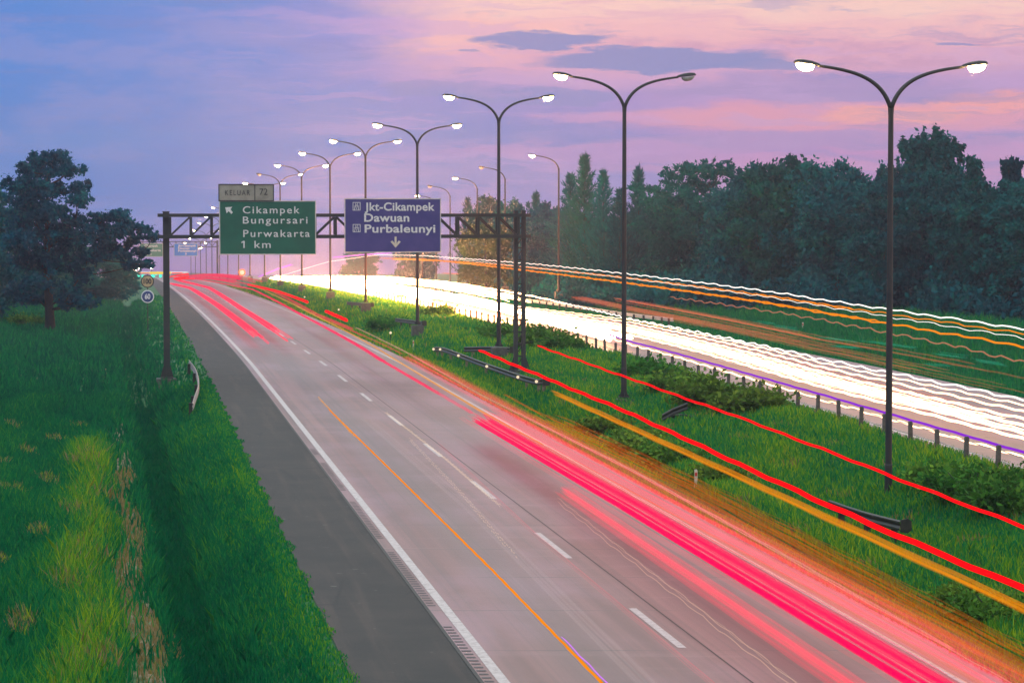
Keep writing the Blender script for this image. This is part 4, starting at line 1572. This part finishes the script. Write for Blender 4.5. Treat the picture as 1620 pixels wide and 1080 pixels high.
def guard_rail(uy, label, nposts, refl=0, post_m='wood', rail_m='rail', flip=1, top=.72, end=True, post_h=None):
    pts = [pt(a, b_, 0) for a, b_ in uy]
    o0 = pts[0].copy()
    root = thing('guard_rail', o0, label, 'guard rail', 'guard rails')
    loc = smooth_line([p - o0 for p in pts])
    rl = [p + Vector((0, 0, top - .3)) for p in loc]
    mb_ = MB()
    mb_.sweep(rl, wprof(), 0, flip)
    if end:
        d = (rl[-1] - rl[-2]).normalized()
        s_ = Vector((d.y, -d.x, 0)) * flip
        mb_.prism([(-.02, -.02), (.12, -.06), (.2, .02), (.2, .28), (.12, .36), (-.02, .32)], rl[-1] + d * .02, s_ * -1.6, (0, 0, 1), .03)
    mb_.build('rail', M[rail_m], root)
    for k in range(nposts):
        f_ = (k + .5) / nposts * (len(loc) - 1)
        i0 = min(int(f_), len(loc) - 2)
        p = loc[i0].lerp(loc[i0 + 1], f_ - i0)
        d = (loc[i0 + 1] - loc[i0]).normalized()
        s_ = Vector((d.y, -d.x, 0)) * flip
        q = p - s_ * .1
        mb_ = MB()
        rot = Matrix.Rotation(math.atan2(d.y, d.x), 3, 'Z')
        mb_.box(q + Vector((0, 0, (top - .06) / 2 - .15)), (.15, .14, top + .25), rot)
        mb_.build('post', M[post_m], root)
    for k in range(refl):
        f_ = (k + .15) / refl * (len(rl) - 1)
        i0 = min(int(f_), len(rl) - 2)
        p = rl[i0].lerp(rl[i0 + 1], f_ - i0)
        d = (rl[i0 + 1] - rl[i0]).normalized()
        s_ = Vector((d.y, -d.x, 0)) * flip
        mb_ = MB()
        c_ = p + s_ * .1 + Vector((0, 0, .17))
        vs = []
        disc(mb_, 0, 0, 0, .075, .03, 14)
        mb_.v = [(c_.x + a, c_.y - .02 + b_, c_.z + z_) for a, b_, z_ in mb_.v]
        mb_.build('reflector', M['reflector'], root)
    return root


u0_, Y0_ = find(702, 574)
u1_, Y1_ = find(855, 628)
guard_rail([(u0_ - .1, Y0_ + 4), (u0_ + .15, Y0_), ((u0_ + u1_) / 2 - .1, (Y0_ + Y1_) / 2), (u1_ - .1, Y1_ + 3), (u1_ + .15, Y1_)],
           'long dark curved guard rail with round reflectors below the gantry column', 9, 6, flip=1, top=.8)
u0_, Y0_ = find(745, 577)
guard_rail([(u0_, Y0_ + 3), (u0_ + 1.0, Y0_ - 1), (u0_ + 1.75, Y0_ - 3.5)], 'short dark guard rail at the foot of the third lamp post', 3, 0, top=.8)
u0_, Y0_ = find(1312, 836)
u1_, Y1_ = find(1425, 872)
guard_rail([(u0_, Y0_), ((u0_ + u1_) / 2, (Y0_ + Y1_) / 2), (u1_, Y1_)], 'short dark guard rail in front of the nearest lamp post, crossed by the red trail', 3, 0, 'rail', top=.85)
u0_, Y0_ = find(630, 523)
u1_, Y1_ = find(668, 527)
guard_rail([(u0_, Y0_ + 2), (u1_, Y1_)], 'hazy short guard rail at the foot of the fourth lamp post', 3, 0, 'rail', top=.85)
u0_, Y0_ = find(552, 492)
u1_, Y1_ = find(586, 495)
guard_rail([(u0_, Y0_ + 2), (u1_, Y1_)], 'faintest short guard rail, farthest in the glowing haze of the median', 3, 0, 'rail', top=.85)
guard_rail([(3.05, 139), (3.2, 131), (3.1, 122), (2.75, 115), (2.6, 112)], 'pale curved guard rail on the left bank next to the gantry footing', 5, 0, 'rail', 'galv', flip=-1, top=.62, end=False)
guard_rail([(40.2, 200), (40.6, 225), (40.8, 250), (41, 280), (41.4, 330)], 'long brightly lit guard rail along the outer edge of the far carriageway', 26, 0, 'conc', 'railpale', flip=1, top=.95, end=False)

# bent length of rail lying in the median
u0_, Y0_ = find(1068, 672)
o = thing('fallen_rail', pt(u0_, Y0_, .05), 'short bent piece of dark rail lying in the grass right of the second lamp post', 'rail debris')
mb = MB()
mb.sweep([(-.55, -.2, .05), (-.1, 0, .28), (.5, .2, .5)], wprof(), 0, 1)
mb.sweep([(-.2, .35, .0), (.3, .1, .05), (.75, -.2, .0)], wprof(), 0, 1)
mb.build('rail', M['rail'], o)

# ---------------------------------------------------------------- fence along the far carriageway
fo = pt(27.05, 76, 0)
fence = thing('post_and_wire_fence', fo, 'long fence of dark concrete posts and wires along the far carriageway', 'fence')
rnf = random.Random(3)
tops = []
Y = 62.0
k = 0
pm_ = None
fence_pts = []
while Y < 300 and k < 92:
    fence_pts.append((27.0, Y))
    Y += 3.15 if Y < 160 else 3.4
    k += 1
mbp = MB()
mbp.box((0, 0, .37), (.13, .13, 1.04))
mbp.box((0, 0, .905), (.10, .10, .03))
mbp.box((0, .09, .62), (.05, .02, .05))
for (a, b_) in fence_pts:
    p = pt(a, b_, 0) - fo
    if pm_ is None:
        pm_ = mbp.build('post', M['postc'], fence)
        q = pm_
    else:
        q = pm_.copy()
        C.objects.link(q)
        q.parent = fence
    q.location = p + Vector((rnf.uniform(-.03, .03), 0, rnf.uniform(-.05, .03)))
    q.rotation_euler = (rnf.uniform(-.03, .03), rnf.uniform(-.04, .04), ROT)
for hh in (.45, .78):
    mb = MB()
    line = []
    for i, (a, b_) in enumerate(fence_pts):
        line.append(pt(a, b_, hh) - fo + Vector((.1, 0, 0)))
        if i < len(fence_pts) - 1:
            a2, b2 = fence_pts[i + 1]
            line.append(pt((a + a2) / 2, (b_ + b2) / 2, hh - .03) - fo + Vector((.1, 0, 0)))
    mb.tube(line, .016, 5)
    mb.build('wire', M['wire'], fence)


# ---------------------------------------------------------------- marker posts and small signs
def marker(px, py, hgt, label, face='cream', refl=False, w=.09):
    u, Y = find(px, py)
    o = thing('marker_post', pt(u, Y, 0), label, 'marker post', 'roadside marker posts')
    mb_ = MB()
    mb_.prism([(-w / 2, -.2), (w / 2, -.2), (w / 2, hgt - .05), (w / 4, hgt), (-w / 2, hgt - .02)], (0, -.02, 0), (1, 0, 0), (0, 0, 1), -.05)
    mb_.build('post', M[face], o)
    mb_ = MB()
    if refl:
        disc(mb_, 0, -.06, hgt - .02, .09, .04, 14)
        mb_.build('reflector', M['reflector'], o)
    else:
        mb_.box((0, -.03, hgt - .16), (w * .7, .02, .12))
        mb_.build('reflector', M['red'], o)


marker(1101, 778, .75, 'pale marker post at the ditch edge, nearest of the marker posts', 'cream', False, .11)
marker(654, 556, .75, 'thin cream marker post right of the round-topped marker', 'cream', False, .08)
marker(618, 543, .75, 'marker post with a glowing round top beside the hazy short guard rail', 'rail', True, .06)
marker(482, 480, .7, 'small far marker post with a glowing top near the bold red trail', 'rail', True, .06)
marker(536, 502, .7, 'far marker post with a glowing top between the two short red trails', 'rail', True, .06)
marker(878, 452, .9, 'pale marker post on the far verge left of the second lamp pole', 'cream', False, .12)
marker(1054, 470, .9, 'pale marker post on the far verge near the end of the lit guard rail', 'cream', False, .12)
marker(1270, 527, .8, 'pale marker post on the dark far verge left of the nearest lamp pole', 'cream', False, .12)
# far round sign in the median
u, Y = 18.0, 430.0
o = thing('round_sign', pt(u, Y, 0), 'tiny distant round orange-white sign on a post in the median', 'road sign')
mb = MB()
mb.tube([(0, 0, -.3), (0, 0, 2.6)], .05, 6)
mb.build('pole', M['steel'], o)
mb = MB()
disc(mb, 0, -.08, 2.6, .55, .03, 20)
q = mb.build('sign_disc', M['orange'], o)
mb = MB()
disc(mb, 0, -.1, 2.6, .36, .01, 20)
mb.build('sign_face', M['white'], q)
# orange board on the left verge, far
Yo = 560
o = thing('roadside_board', (X(ray(194, 445)[0] / ray(194, 445)[1] * Yo - K * Yo, Yo), Yo, gz(-1, Yo)), 'small orange board on a post at the far left bend', 'road sign')
mb = MB()
mb.tube([(0, 0, -.5), (0, 0, 3.9)], .08, 6)
mb.build('pole', M['steel'], o)
mb = MB()
mb.box((.2, -.12, 3.2), (.75, .06, 1.0))
mb.build('panel', M['orange'], o)

# ---------------------------------------------------------------- toll plaza far away at the bend
TY = 640.0
k_ = TY / F


def tpx(px):
    return ray(px, 430)[0] / ray(px, 430)[1] * TY


tz = CAM_H + ray(250, 452)[2] / ray(250, 452)[1] * TY
x0_ = tpx(207)
x1_ = tpx(291)
wt = x1_ - x0_
tp = thing('toll_plaza', (x0_, TY, tz), 'distant toll plaza with a glowing yellow canopy and green lane lights', 'toll plaza', rz=0)
mb = MB()
mb.box((wt / 2, 3, 3.0), (wt + .6, 7, .35))
mb.build('canopy', M['white'], tp)
mb = MB()
mb.box((wt * .56, -.56, 3.05), (wt * .4, .1, .55))
mb.build('fascia_light', emit('fascia_yellow', (.95, .7, .02), 1.1), tp)
mb = MB()
mb.box((wt * .17, -.56, 3.05), (wt * .36, .1, .3))
mb.build('fascia_light', emit('fascia_orange', (1, .35, .08), 1.0), tp)
mb = MB()
mb.box((wt * .88, -.56, 3.05), (wt * .2, .1, .3))
mb.build('fascia_light', emit('fascia_red', (1, .12, .08), 1.1), tp)
for i in range(5):
    xx = wt * (.06 + .22 * i)
    mb = MB()
    mb.box((xx, .4, 1.2), (.9, 2.4, 2.4))
    mb.box((xx, .4, 2.45), (1.1, 2.7, .12))
    bo = mb.build('booth', M['cream'], tp)
    mb = MB()
    mb.box((xx, -.83, 1.5), (.7, .04, .8))
    mb.build('window', emit('booth_window', (1, .45, .3), .8), bo)
glit = emit('lane_light_green', (.05, .85, .6), 1.6)
for px in (212, 219, 227, 242, 247, 254):
    mb = MB()
    disc(mb, tpx(px) - x0_, -.7, CAM_H + ray(px, 436.5)[2] / ray(px, 436.5)[1] * TY - tz, .42, .12, 14)
    mb.build('lane_light', glit, tp)
# yard lamps of the plaza
yl = None
for (px, py, lab) in ((196, 430, 'leftmost'), (207, 427, 'second from left'), (214, 426, 'middle'), (221, 424, 'second from right'), (240, 424, 'rightmost')):
    Y = 660.0
    a, b_, c_ = ray(px, py)
    z = CAM_H + c_ / b_ * Y
    if yl is None:
        yl = bpy.data.objects.new('yard_lamp', None)
        C.objects.link(yl)
        mb = MB()
        mb.tube([(0, 0, -9), (0, 0, .2)], .07, 6)
        mb.build('pole', M['steel'], yl)
        mb = MB()
        mb.box((0, -.1, .1), (.7, .5, .22))
        hd = mb.build('luminaire', M['steel'], yl)
        mb = MB()
        mb.box((0, -.12, -.12), (.62, .45, .2))
        mb.build('lens', M['lampw'], hd)
        o = yl
    else:
        o = copy_tree(yl)
    o.location = (a / b_ * Y, Y, z)
    tag(o, 'tiny white yard lamp over the toll plaza, ' + lab + ' of the five', 'lamp post', 'yard lamps of the toll plaza')


# ---------------------------------------------------------------- light trails
EM = {
    'red': emit('trail_red', (1.0, .004, .008), 1.25),
    'redsoft': emit('trail_red_soft', (1.0, .012, .06), .34, .8),
    'pink': emit('trail_pink', (1.0, .0, .095), .235, .79),
    'pinksoft': emit('trail_pink_soft', (1.0, .06, .10), .065, .965),
    'pinkpale': emit('trail_pink_pale', (1.0, .35, .36), .2, .9),
    'orange': emit('trail_orange', (1.0, .28, .004), 1.0),
    'amber': emit('trail_amber', (1.0, .30, .005), .14, .86),
    'orangesoft': emit('trail_orange_soft', (1.0, .16, .005), .075, .93),
    'yellow': emit('trail_yellow', (1.0, .42, .08), .35, .6),
    'cream': emit('trail_cream', (1.0, .72, .5), .16, .85),
    'greysoft': emit('trail_grey_soft', (.9, .75, .75), .025, .97),
    'white': emit('trail_white', (1.0, .55, .28), 12.0),
    'whitenear': emit('trail_white_near', (1.0, .60, .34), 4.2),
    'glare': emit('trail_glare', (1.0, .38, .13), 190.0),
    'whitethin': emit('trail_white_thin', (1.0, .92, .86), 1.6),
    'violet': emit('trail_violet', (.36, .03, .9), .75),
    'lilac': emit('trail_lilac', (.65, .22, .95), 1.0),
    'salmon': emit('trail_salmon', (1.0, .22, .10), .075, .93),
    'brown': emit('trail_brown', (.75, .28, .16), .35, .6),
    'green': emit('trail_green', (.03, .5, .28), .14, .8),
}
rt = random.Random(21)


def trail(label, nodes, h, r_, m_, amp=0.0, wl=3.5, n_=1, spread=(0, 0), seg=6, step=None, dots=None, px=True, ph=None, U=None, taper=0.0):
    """a glowing streak through photo points lying h above the road (h may be one number per point)"""
    hs = h if hasattr(h, '__len__') else [h] * len(nodes)
    uy = []
    for (a, b_), hh in zip(nodes, hs):
        if U is not None:
            ra, rb, rc = ray(a, b_)
            Y_ = U / (ra / rb - K)
            u_, hh = U, CAM_H + rc / rb * Y_ - float(prof(Y_))
        else:
            u_, Y_ = find(a, b_, hh, True) if px else (a, b_)
        uy.append((Y_, u_, hh))
    uy.sort()
    Ys_ = np.array([q[0] for q in uy])
    Us_ = np.array([q[1] for q in uy])
    Hs_ = np.array([q[2] for q in uy])
    st = step or (.5 if amp and Ys_[-1] < 220 else (.8 if amp else 2.0))
    mb_ = MB()
    for k in range(n_):
        y0 = Ys_[0] + (0 if k == 0 else rt.random() * .10 * (Ys_[-1] - Ys_[0]))
        y1 = Ys_[-1] - (0 if k == 0 else rt.random() * .06 * (Ys_[-1] - Ys_[0]))
        nn = max(3, int((y1 - y0) / st) + 1)
        Y_ = np.linspace(y0, y1, nn)
        du = rt.uniform(-1, 1) * spread[0]
        dh = rt.uniform(-1, 1) * spread[1]
        pz = rt.random() * 6.28 if ph is None else ph
        wob = amp * (np.sin(Y_ * 2 * math.pi / wl + pz) + .45 * np.sin(Y_ * 2 * math.pi / (wl * 2.7) + pz * 1.7) + .25 * np.sin(Y_ * 2 * math.pi / (wl * .43) + pz))
        u_ = np.interp(Y_, Ys_, Us_) + du
        z_ = prof(Y_) + np.interp(Y_, Ys_, Hs_) + dh + wob
        pts = [Vector((X(a, b_), b_, c_)) for a, b_, c_ in zip(u_, Y_, z_)]
        rk = r_ * (1 if n_ == 1 else rt.uniform(.5, 1.3))
        if dots:
            for i, p in enumerate(pts):
                if i % 2 == 0 and i < len(pts) - 1:
                    mb_.tube([p, p.lerp(pts[i + 1], .9)], rk, seg)
        else:
            rr_ = [rk] * nn
            tp_ = max(1, int(nn * taper))
            for q_ in range(tp_):
                rr_[q_] = min(rr_[q_], rk * (.15 + .85 * (q_ / tp_) ** .6))
            rr_[-1] = rk * .35
            mb_.tube(pts, rr_, seg)
    o = mb_.build('light_trail', EM[m_], None, True)
    # origin stays at the world origin; the streak is one connected thing
    tag(o, label, 'light trail', 'light trails of passing traffic')
    return o


# --- near carriageway
trail('thick bright red trail from the curved guard rail to the right edge', [(757, 554), (1000, 655), (1303, 797), (1793, 1010)], 3.4, .044, 'red', .012, 4)
trail('thinner bright red trail running highest, across the second and nearest lamp poles', [(850, 547), (1200, 672), (1787, 900)], 3.4, .030, 'red', .012, 4)
trail('broad amber band of streaks just below the thick bright red trail', [(868, 618), (1180, 760), (1818, 1064)], 3.1, .024, 'amber', .006, 5, 9, (.075, .025))
trail('scattered orange-red streaks over the grass edge above the pink band', [(850, 655), (1100, 778), (1790, 1150)], 2.3, .014, 'orangesoft', .012, 5, 34, (.7, .2))  # streaks spread wide to lay an orange light wash over the grass edge
trail('thin orange streak at the grass edge below the curved guard rail', [(795, 622), (862, 660)], 2.3, .02, 'orangesoft', .01, 3, 3, (.05, .05))
trail('widest magenta band of tail light streaks on the right lane', [(752, 657), (1000, 800), (1673, 1200)], .85, .024, 'pink', .004, 6, 46, (.32, .13))
trail('soft pink halo of streaks around the magenta band', [(760, 650), (1000, 785), (1754, 1200)], .8, .03, 'pinksoft', .005, 5, 56, (.85, .25))
trail('pink band of streaks along the left side of the magenta band', [(884, 772), (1080, 905), (1510, 1200)], .8, .03, 'pinksoft', .006, 4, 34, (.2, .1))
trail('orange streaks riding along the upper edge of the magenta band', [(820, 685), (1060, 815), (1754, 1200)], .95, .018, 'orangesoft', .005, 3, 8, (.12, .05))
trail('pale pink haze of streaks along the outer edge of the near carriageway', [(640, 560), (900, 700), (1836, 1200)], .6, .03, 'pinksoft', .005, 5, 40, (.5, .1))
trail('thin pale pink line along the outer edge of the near carriageway', [(560, 517), (760, 625), (1000, 745), (1811, 1200)], .6, .014, 'pinkpale', .006, 3, 3, (.05, .03))
trail('thin yellow line above the pink trails in the distance', [(400, 452), (490, 495), (620, 566), (760, 650), (860, 705)], .8, .03, 'yellow', .004, 3, 2, (.03, .02))
trail('long pink trail arriving from the bend to the start of the magenta band', [(300, 440), (400, 458), (480, 500), (600, 568), (752, 657)], .8, .05, 'pink', .01, 3, 5, (.12, .06))
trail('pink trail beside the grass edge, coming from the bend', [(330, 438), (420, 455), (500, 497), (640, 560)], .8, .05, 'pink', .006, 3, 4, (.15, .05))
trail('left pink trail of the pair that ends on the left lane', [(268, 448), (300, 455), (345, 483), (421, 543)], .7, .065, 'redsoft', .004, 3, 14, (.24, .07))
trail('right pink trail of the pair, ending beside the lane dashes', [(280, 443), (330, 455), (380, 487), (462, 541)], .7, .065, 'redsoft', .008, 2, 14, (.24, .07))
trail('bold red bar that ends short of the median marker post', [(392, 450), (440, 461), (487, 478)], 1.1, .13, 'red', .01, 4)
trail('short bold red bar above the pink line at the grass edge', [(515, 492), (549, 507)], 1.6, .11, 'red', .01, 4)
trail('red mass of trails on the distant bend in front of the toll plaza', [(243, 448), (262, 443), (300, 438)], 0, .13, 'red', .02, 9, 6, (1.0, .6), U=9.5)
trail('pink sheet of trails over the crest of the near carriageway', [(262, 444), (300, 439), (335, 437), (370, 441), (400, 448)], 0, .09, 'pink', .02, 9, 18, (1.3, .4), U=12.6)
trail('bright orange trail down the middle of the left lane', [(520, 648), (640, 765), (780, 905), (1067, 1200)], .75, .018, 'orange', .006, 1.6, 3, (.012, .012))
trail('beaded start of the bright orange trail on the left lane', [(503, 628), (560, 690)], .75, .026, 'yellow', .02, .9, 1, dots=True, step=.35)
trail('hair-thin violet trail at the bottom beside the orange trail', [(888, 1008), (1075, 1200)], .75, .012, 'lilac', .01, 2)
trail('wavy cream trail over the dashes between the two lanes', [(607, 650), (700, 722), (790, 800)], .5, .012, 'cream', .02, .8, 3, (.1, .05), step=.2)
trail('dotted white trail along the middle of the left lane', [(645, 690), (735, 785), (815, 880)], .5, .012, 'cream', .02, .9, 2, (.05, .04), dots=True, step=.25)
trail('faint grey streaks down the left lane', [(575, 660), (740, 800), (1139, 1200)], .5, .02, 'greysoft', .003, 3, 7, (.25, .05))
trail('faint red streak crossing the lane dashes towards the bottom edge', [(690, 700), (840, 840), (1264, 1200)], .5, .012, 'pinksoft', .004, 3, 4, (.05, .04))
trail('hair-thin white wavy lines left of the pink bands', [(880, 790), (1000, 885), (1406, 1200)], .5, .007, 'cream', .02, 2.5, 3, (.12, .03))

# --- far carriageway, close part
NEAR2 = [(1000, 552), (1300, 637), (1640, 728)]
trail('violet line along the lower edge of the white band', [(860, 497), (1000, 541), (1300, 624), (1640, 722)], .75, .045, 'violet', .008, 3.5)
trail('white wavy trail lowest of the white band, under the violet line', [(900, 515), (1000, 546), (1300, 632), (1640, 729)], .6, .035, 'whitenear', .025, 3.2)
for i, (y0, y1, y2, rad_, lab) in enumerate(((536, 612, 700, .05, 'first'), (531, 604, 690, .055, 'second'), (526, 596, 679, .055, 'third'), (521, 589, 668, .045, 'fourth'), (516, 581, 655, .04, 'fifth'), (512, 574, 645, .03, 'sixth'))):
    trail('white headlight trail, ' + lab + ' counted up from the violet line in the broad white band', [(820, 440 + (y0 - 440) * .62), (1000, y0 - 6), (1300, y1), (1640, y2)], .65, rad_,
          'whitenear' if i else 'whitenear', .03 if i > 2 else .018, 3.2)
trail('loose thin white streaks filling the broad white band', [(820, 490), (1000, 520), (1300, 597), (1640, 680)], .65, .022, 'whitenear', .02, 3.3, 12, (1.15, .12))
trail('warm orange streaks woven between the lines of the broad white band', [(820, 488), (1000, 518), (1300, 594), (1640, 676)], .6, .03, 'salmon', .02, 3.3, 22, (1.6, .15))
trail('wavy white trail with dark gaps above the broad white band', [(840, 468), (1000, 505), (1300, 568), (1640, 636)], .7, .04, 'whitethin', .05, 3.4)
trail('salmon streaks along the upper edge of the white band', [(700, 430), (850, 458), (1000, 489), (1300, 552), (1640, 622)], .7, .035, 'salmon', .015, 5, 26, (.9, .14))
trail('dim salmon streaks near the outer edge of the far carriageway', [(700, 425), (850, 448), (1000, 478), (1300, 538), (1640, 602)], .7, .04, 'salmon', .015, 5, 16, (.7, .12))
# --- far carriageway, headlights coming straight at the bridge
trail('blinding white core of headlight trails coming round the far bend', [(436, 440), (500, 442), (560, 446), (640, 457), (700, 470)], 0, .36, 'glare', .04, 11, 6, (1.5, .3), 8, U=31, taper=.3)
trail('broad blinding white headlight trail behind the fourth lamp pole', [(560, 447), (660, 461), (760, 480), (850, 502)], 0, .24, 'glare', .03, 9, 5, (1.2, .2), 8, U=30.6, taper=.35)
trail('upper blinding white headlight trail behind the third lamp pole', [(500, 438), (600, 440), (700, 450), (800, 467), (870, 483)], 0, .16, 'white', .03, 9, 7, (1.3, .2), 8, U=33.2, taper=.35)
trail('white trails leading from the glare to the second lamp pole', [(720, 468), (850, 500), (1000, 538)], .7, .13, 'white', .02, 6, 5, (.9, .15), 8)
# --- high trails of a lorry
HT = [(446, 436), (520, 414), (600, 403), (660, 404), (850, 418), (1000, 434), (1300, 474), (1640, 523)]
trail('wavy white trail highest of all, running before the dark wood', HT, 0, .030, 'whitethin', .034, 3.5, U=34.0)
trail('upper amber trail directly under the highest white trail', [(x_, y_ + 5 + (x_ - 440) * .003) for x_, y_ in HT[2:]], 0, .030, 'orange', .036, 3.5, 2, (.02, .03), U=34.2)
trail('lower amber trail, second below the highest white trail', [(620, 410), (700, 413), (850, 430), (1000, 449), (1300, 494), (1640, 551)], 0, .034, 'orange', .036, 3.5, 2, (.02, .02), U=34.0)
trail('thin white trail between the two amber trails', [(700, 408), (850, 424), (1000, 441), (1300, 484), (1640, 538)], 0, .013, 'whitethin', .038, 3.5, U=33.8)
trail('faint brown wavy trail below the amber trails', [(1060, 470), (1300, 506), (1500, 545), (1640, 578)], 2.6, .03, 'brown', .05, 3.4)
trail('violet trail glowing along the far bend under the signs', [(526, 408), (570, 404), (620, 401)], 0, .09, 'lilac', .02, 9, 2, (.1, .12), U=33)
trail('violet trail on the far bend under the green sign, left of the longer violet trail', [(402, 441), (440, 425), (463, 418)], 0, .10, 'lilac', .02, 9, 2, (.1, .12), U=33)
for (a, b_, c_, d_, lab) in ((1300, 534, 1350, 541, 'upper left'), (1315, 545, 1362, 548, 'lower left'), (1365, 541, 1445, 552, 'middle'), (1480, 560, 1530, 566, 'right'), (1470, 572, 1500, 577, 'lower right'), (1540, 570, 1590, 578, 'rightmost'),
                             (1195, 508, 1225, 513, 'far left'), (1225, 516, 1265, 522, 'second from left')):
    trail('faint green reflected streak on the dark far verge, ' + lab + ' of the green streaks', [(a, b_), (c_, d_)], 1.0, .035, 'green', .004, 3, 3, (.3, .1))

# ---------------------------------------------------------------- haze
mb = MB()
mb.box((0, 640, -30), (2400, 1330, 150))
hz = mb.build('haze', emit('tmp', (1, 1, 1), 0))
hm = bpy.data.materials.new('haze_air')
hm.use_nodes = True
T = NT(hm.node_tree)
T.n.clear()
o_ = T.new('ShaderNodeOutputMaterial')
pv = T.new('ShaderNodeVolumePrincipled')
pv.inputs['Color'].default_value = (.62, .70, .90, 1)
pv.inputs['Density'].default_value = .00034
pv.inputs['Anisotropy'].default_value = .78
T.l.new(pv.outputs[0], o_.inputs['Volume'])
hz.data.materials.clear()
hz.data.materials.append(hm)
tag(hz, 'thin violet evening haze over the whole motorway', None, kind='stuff')
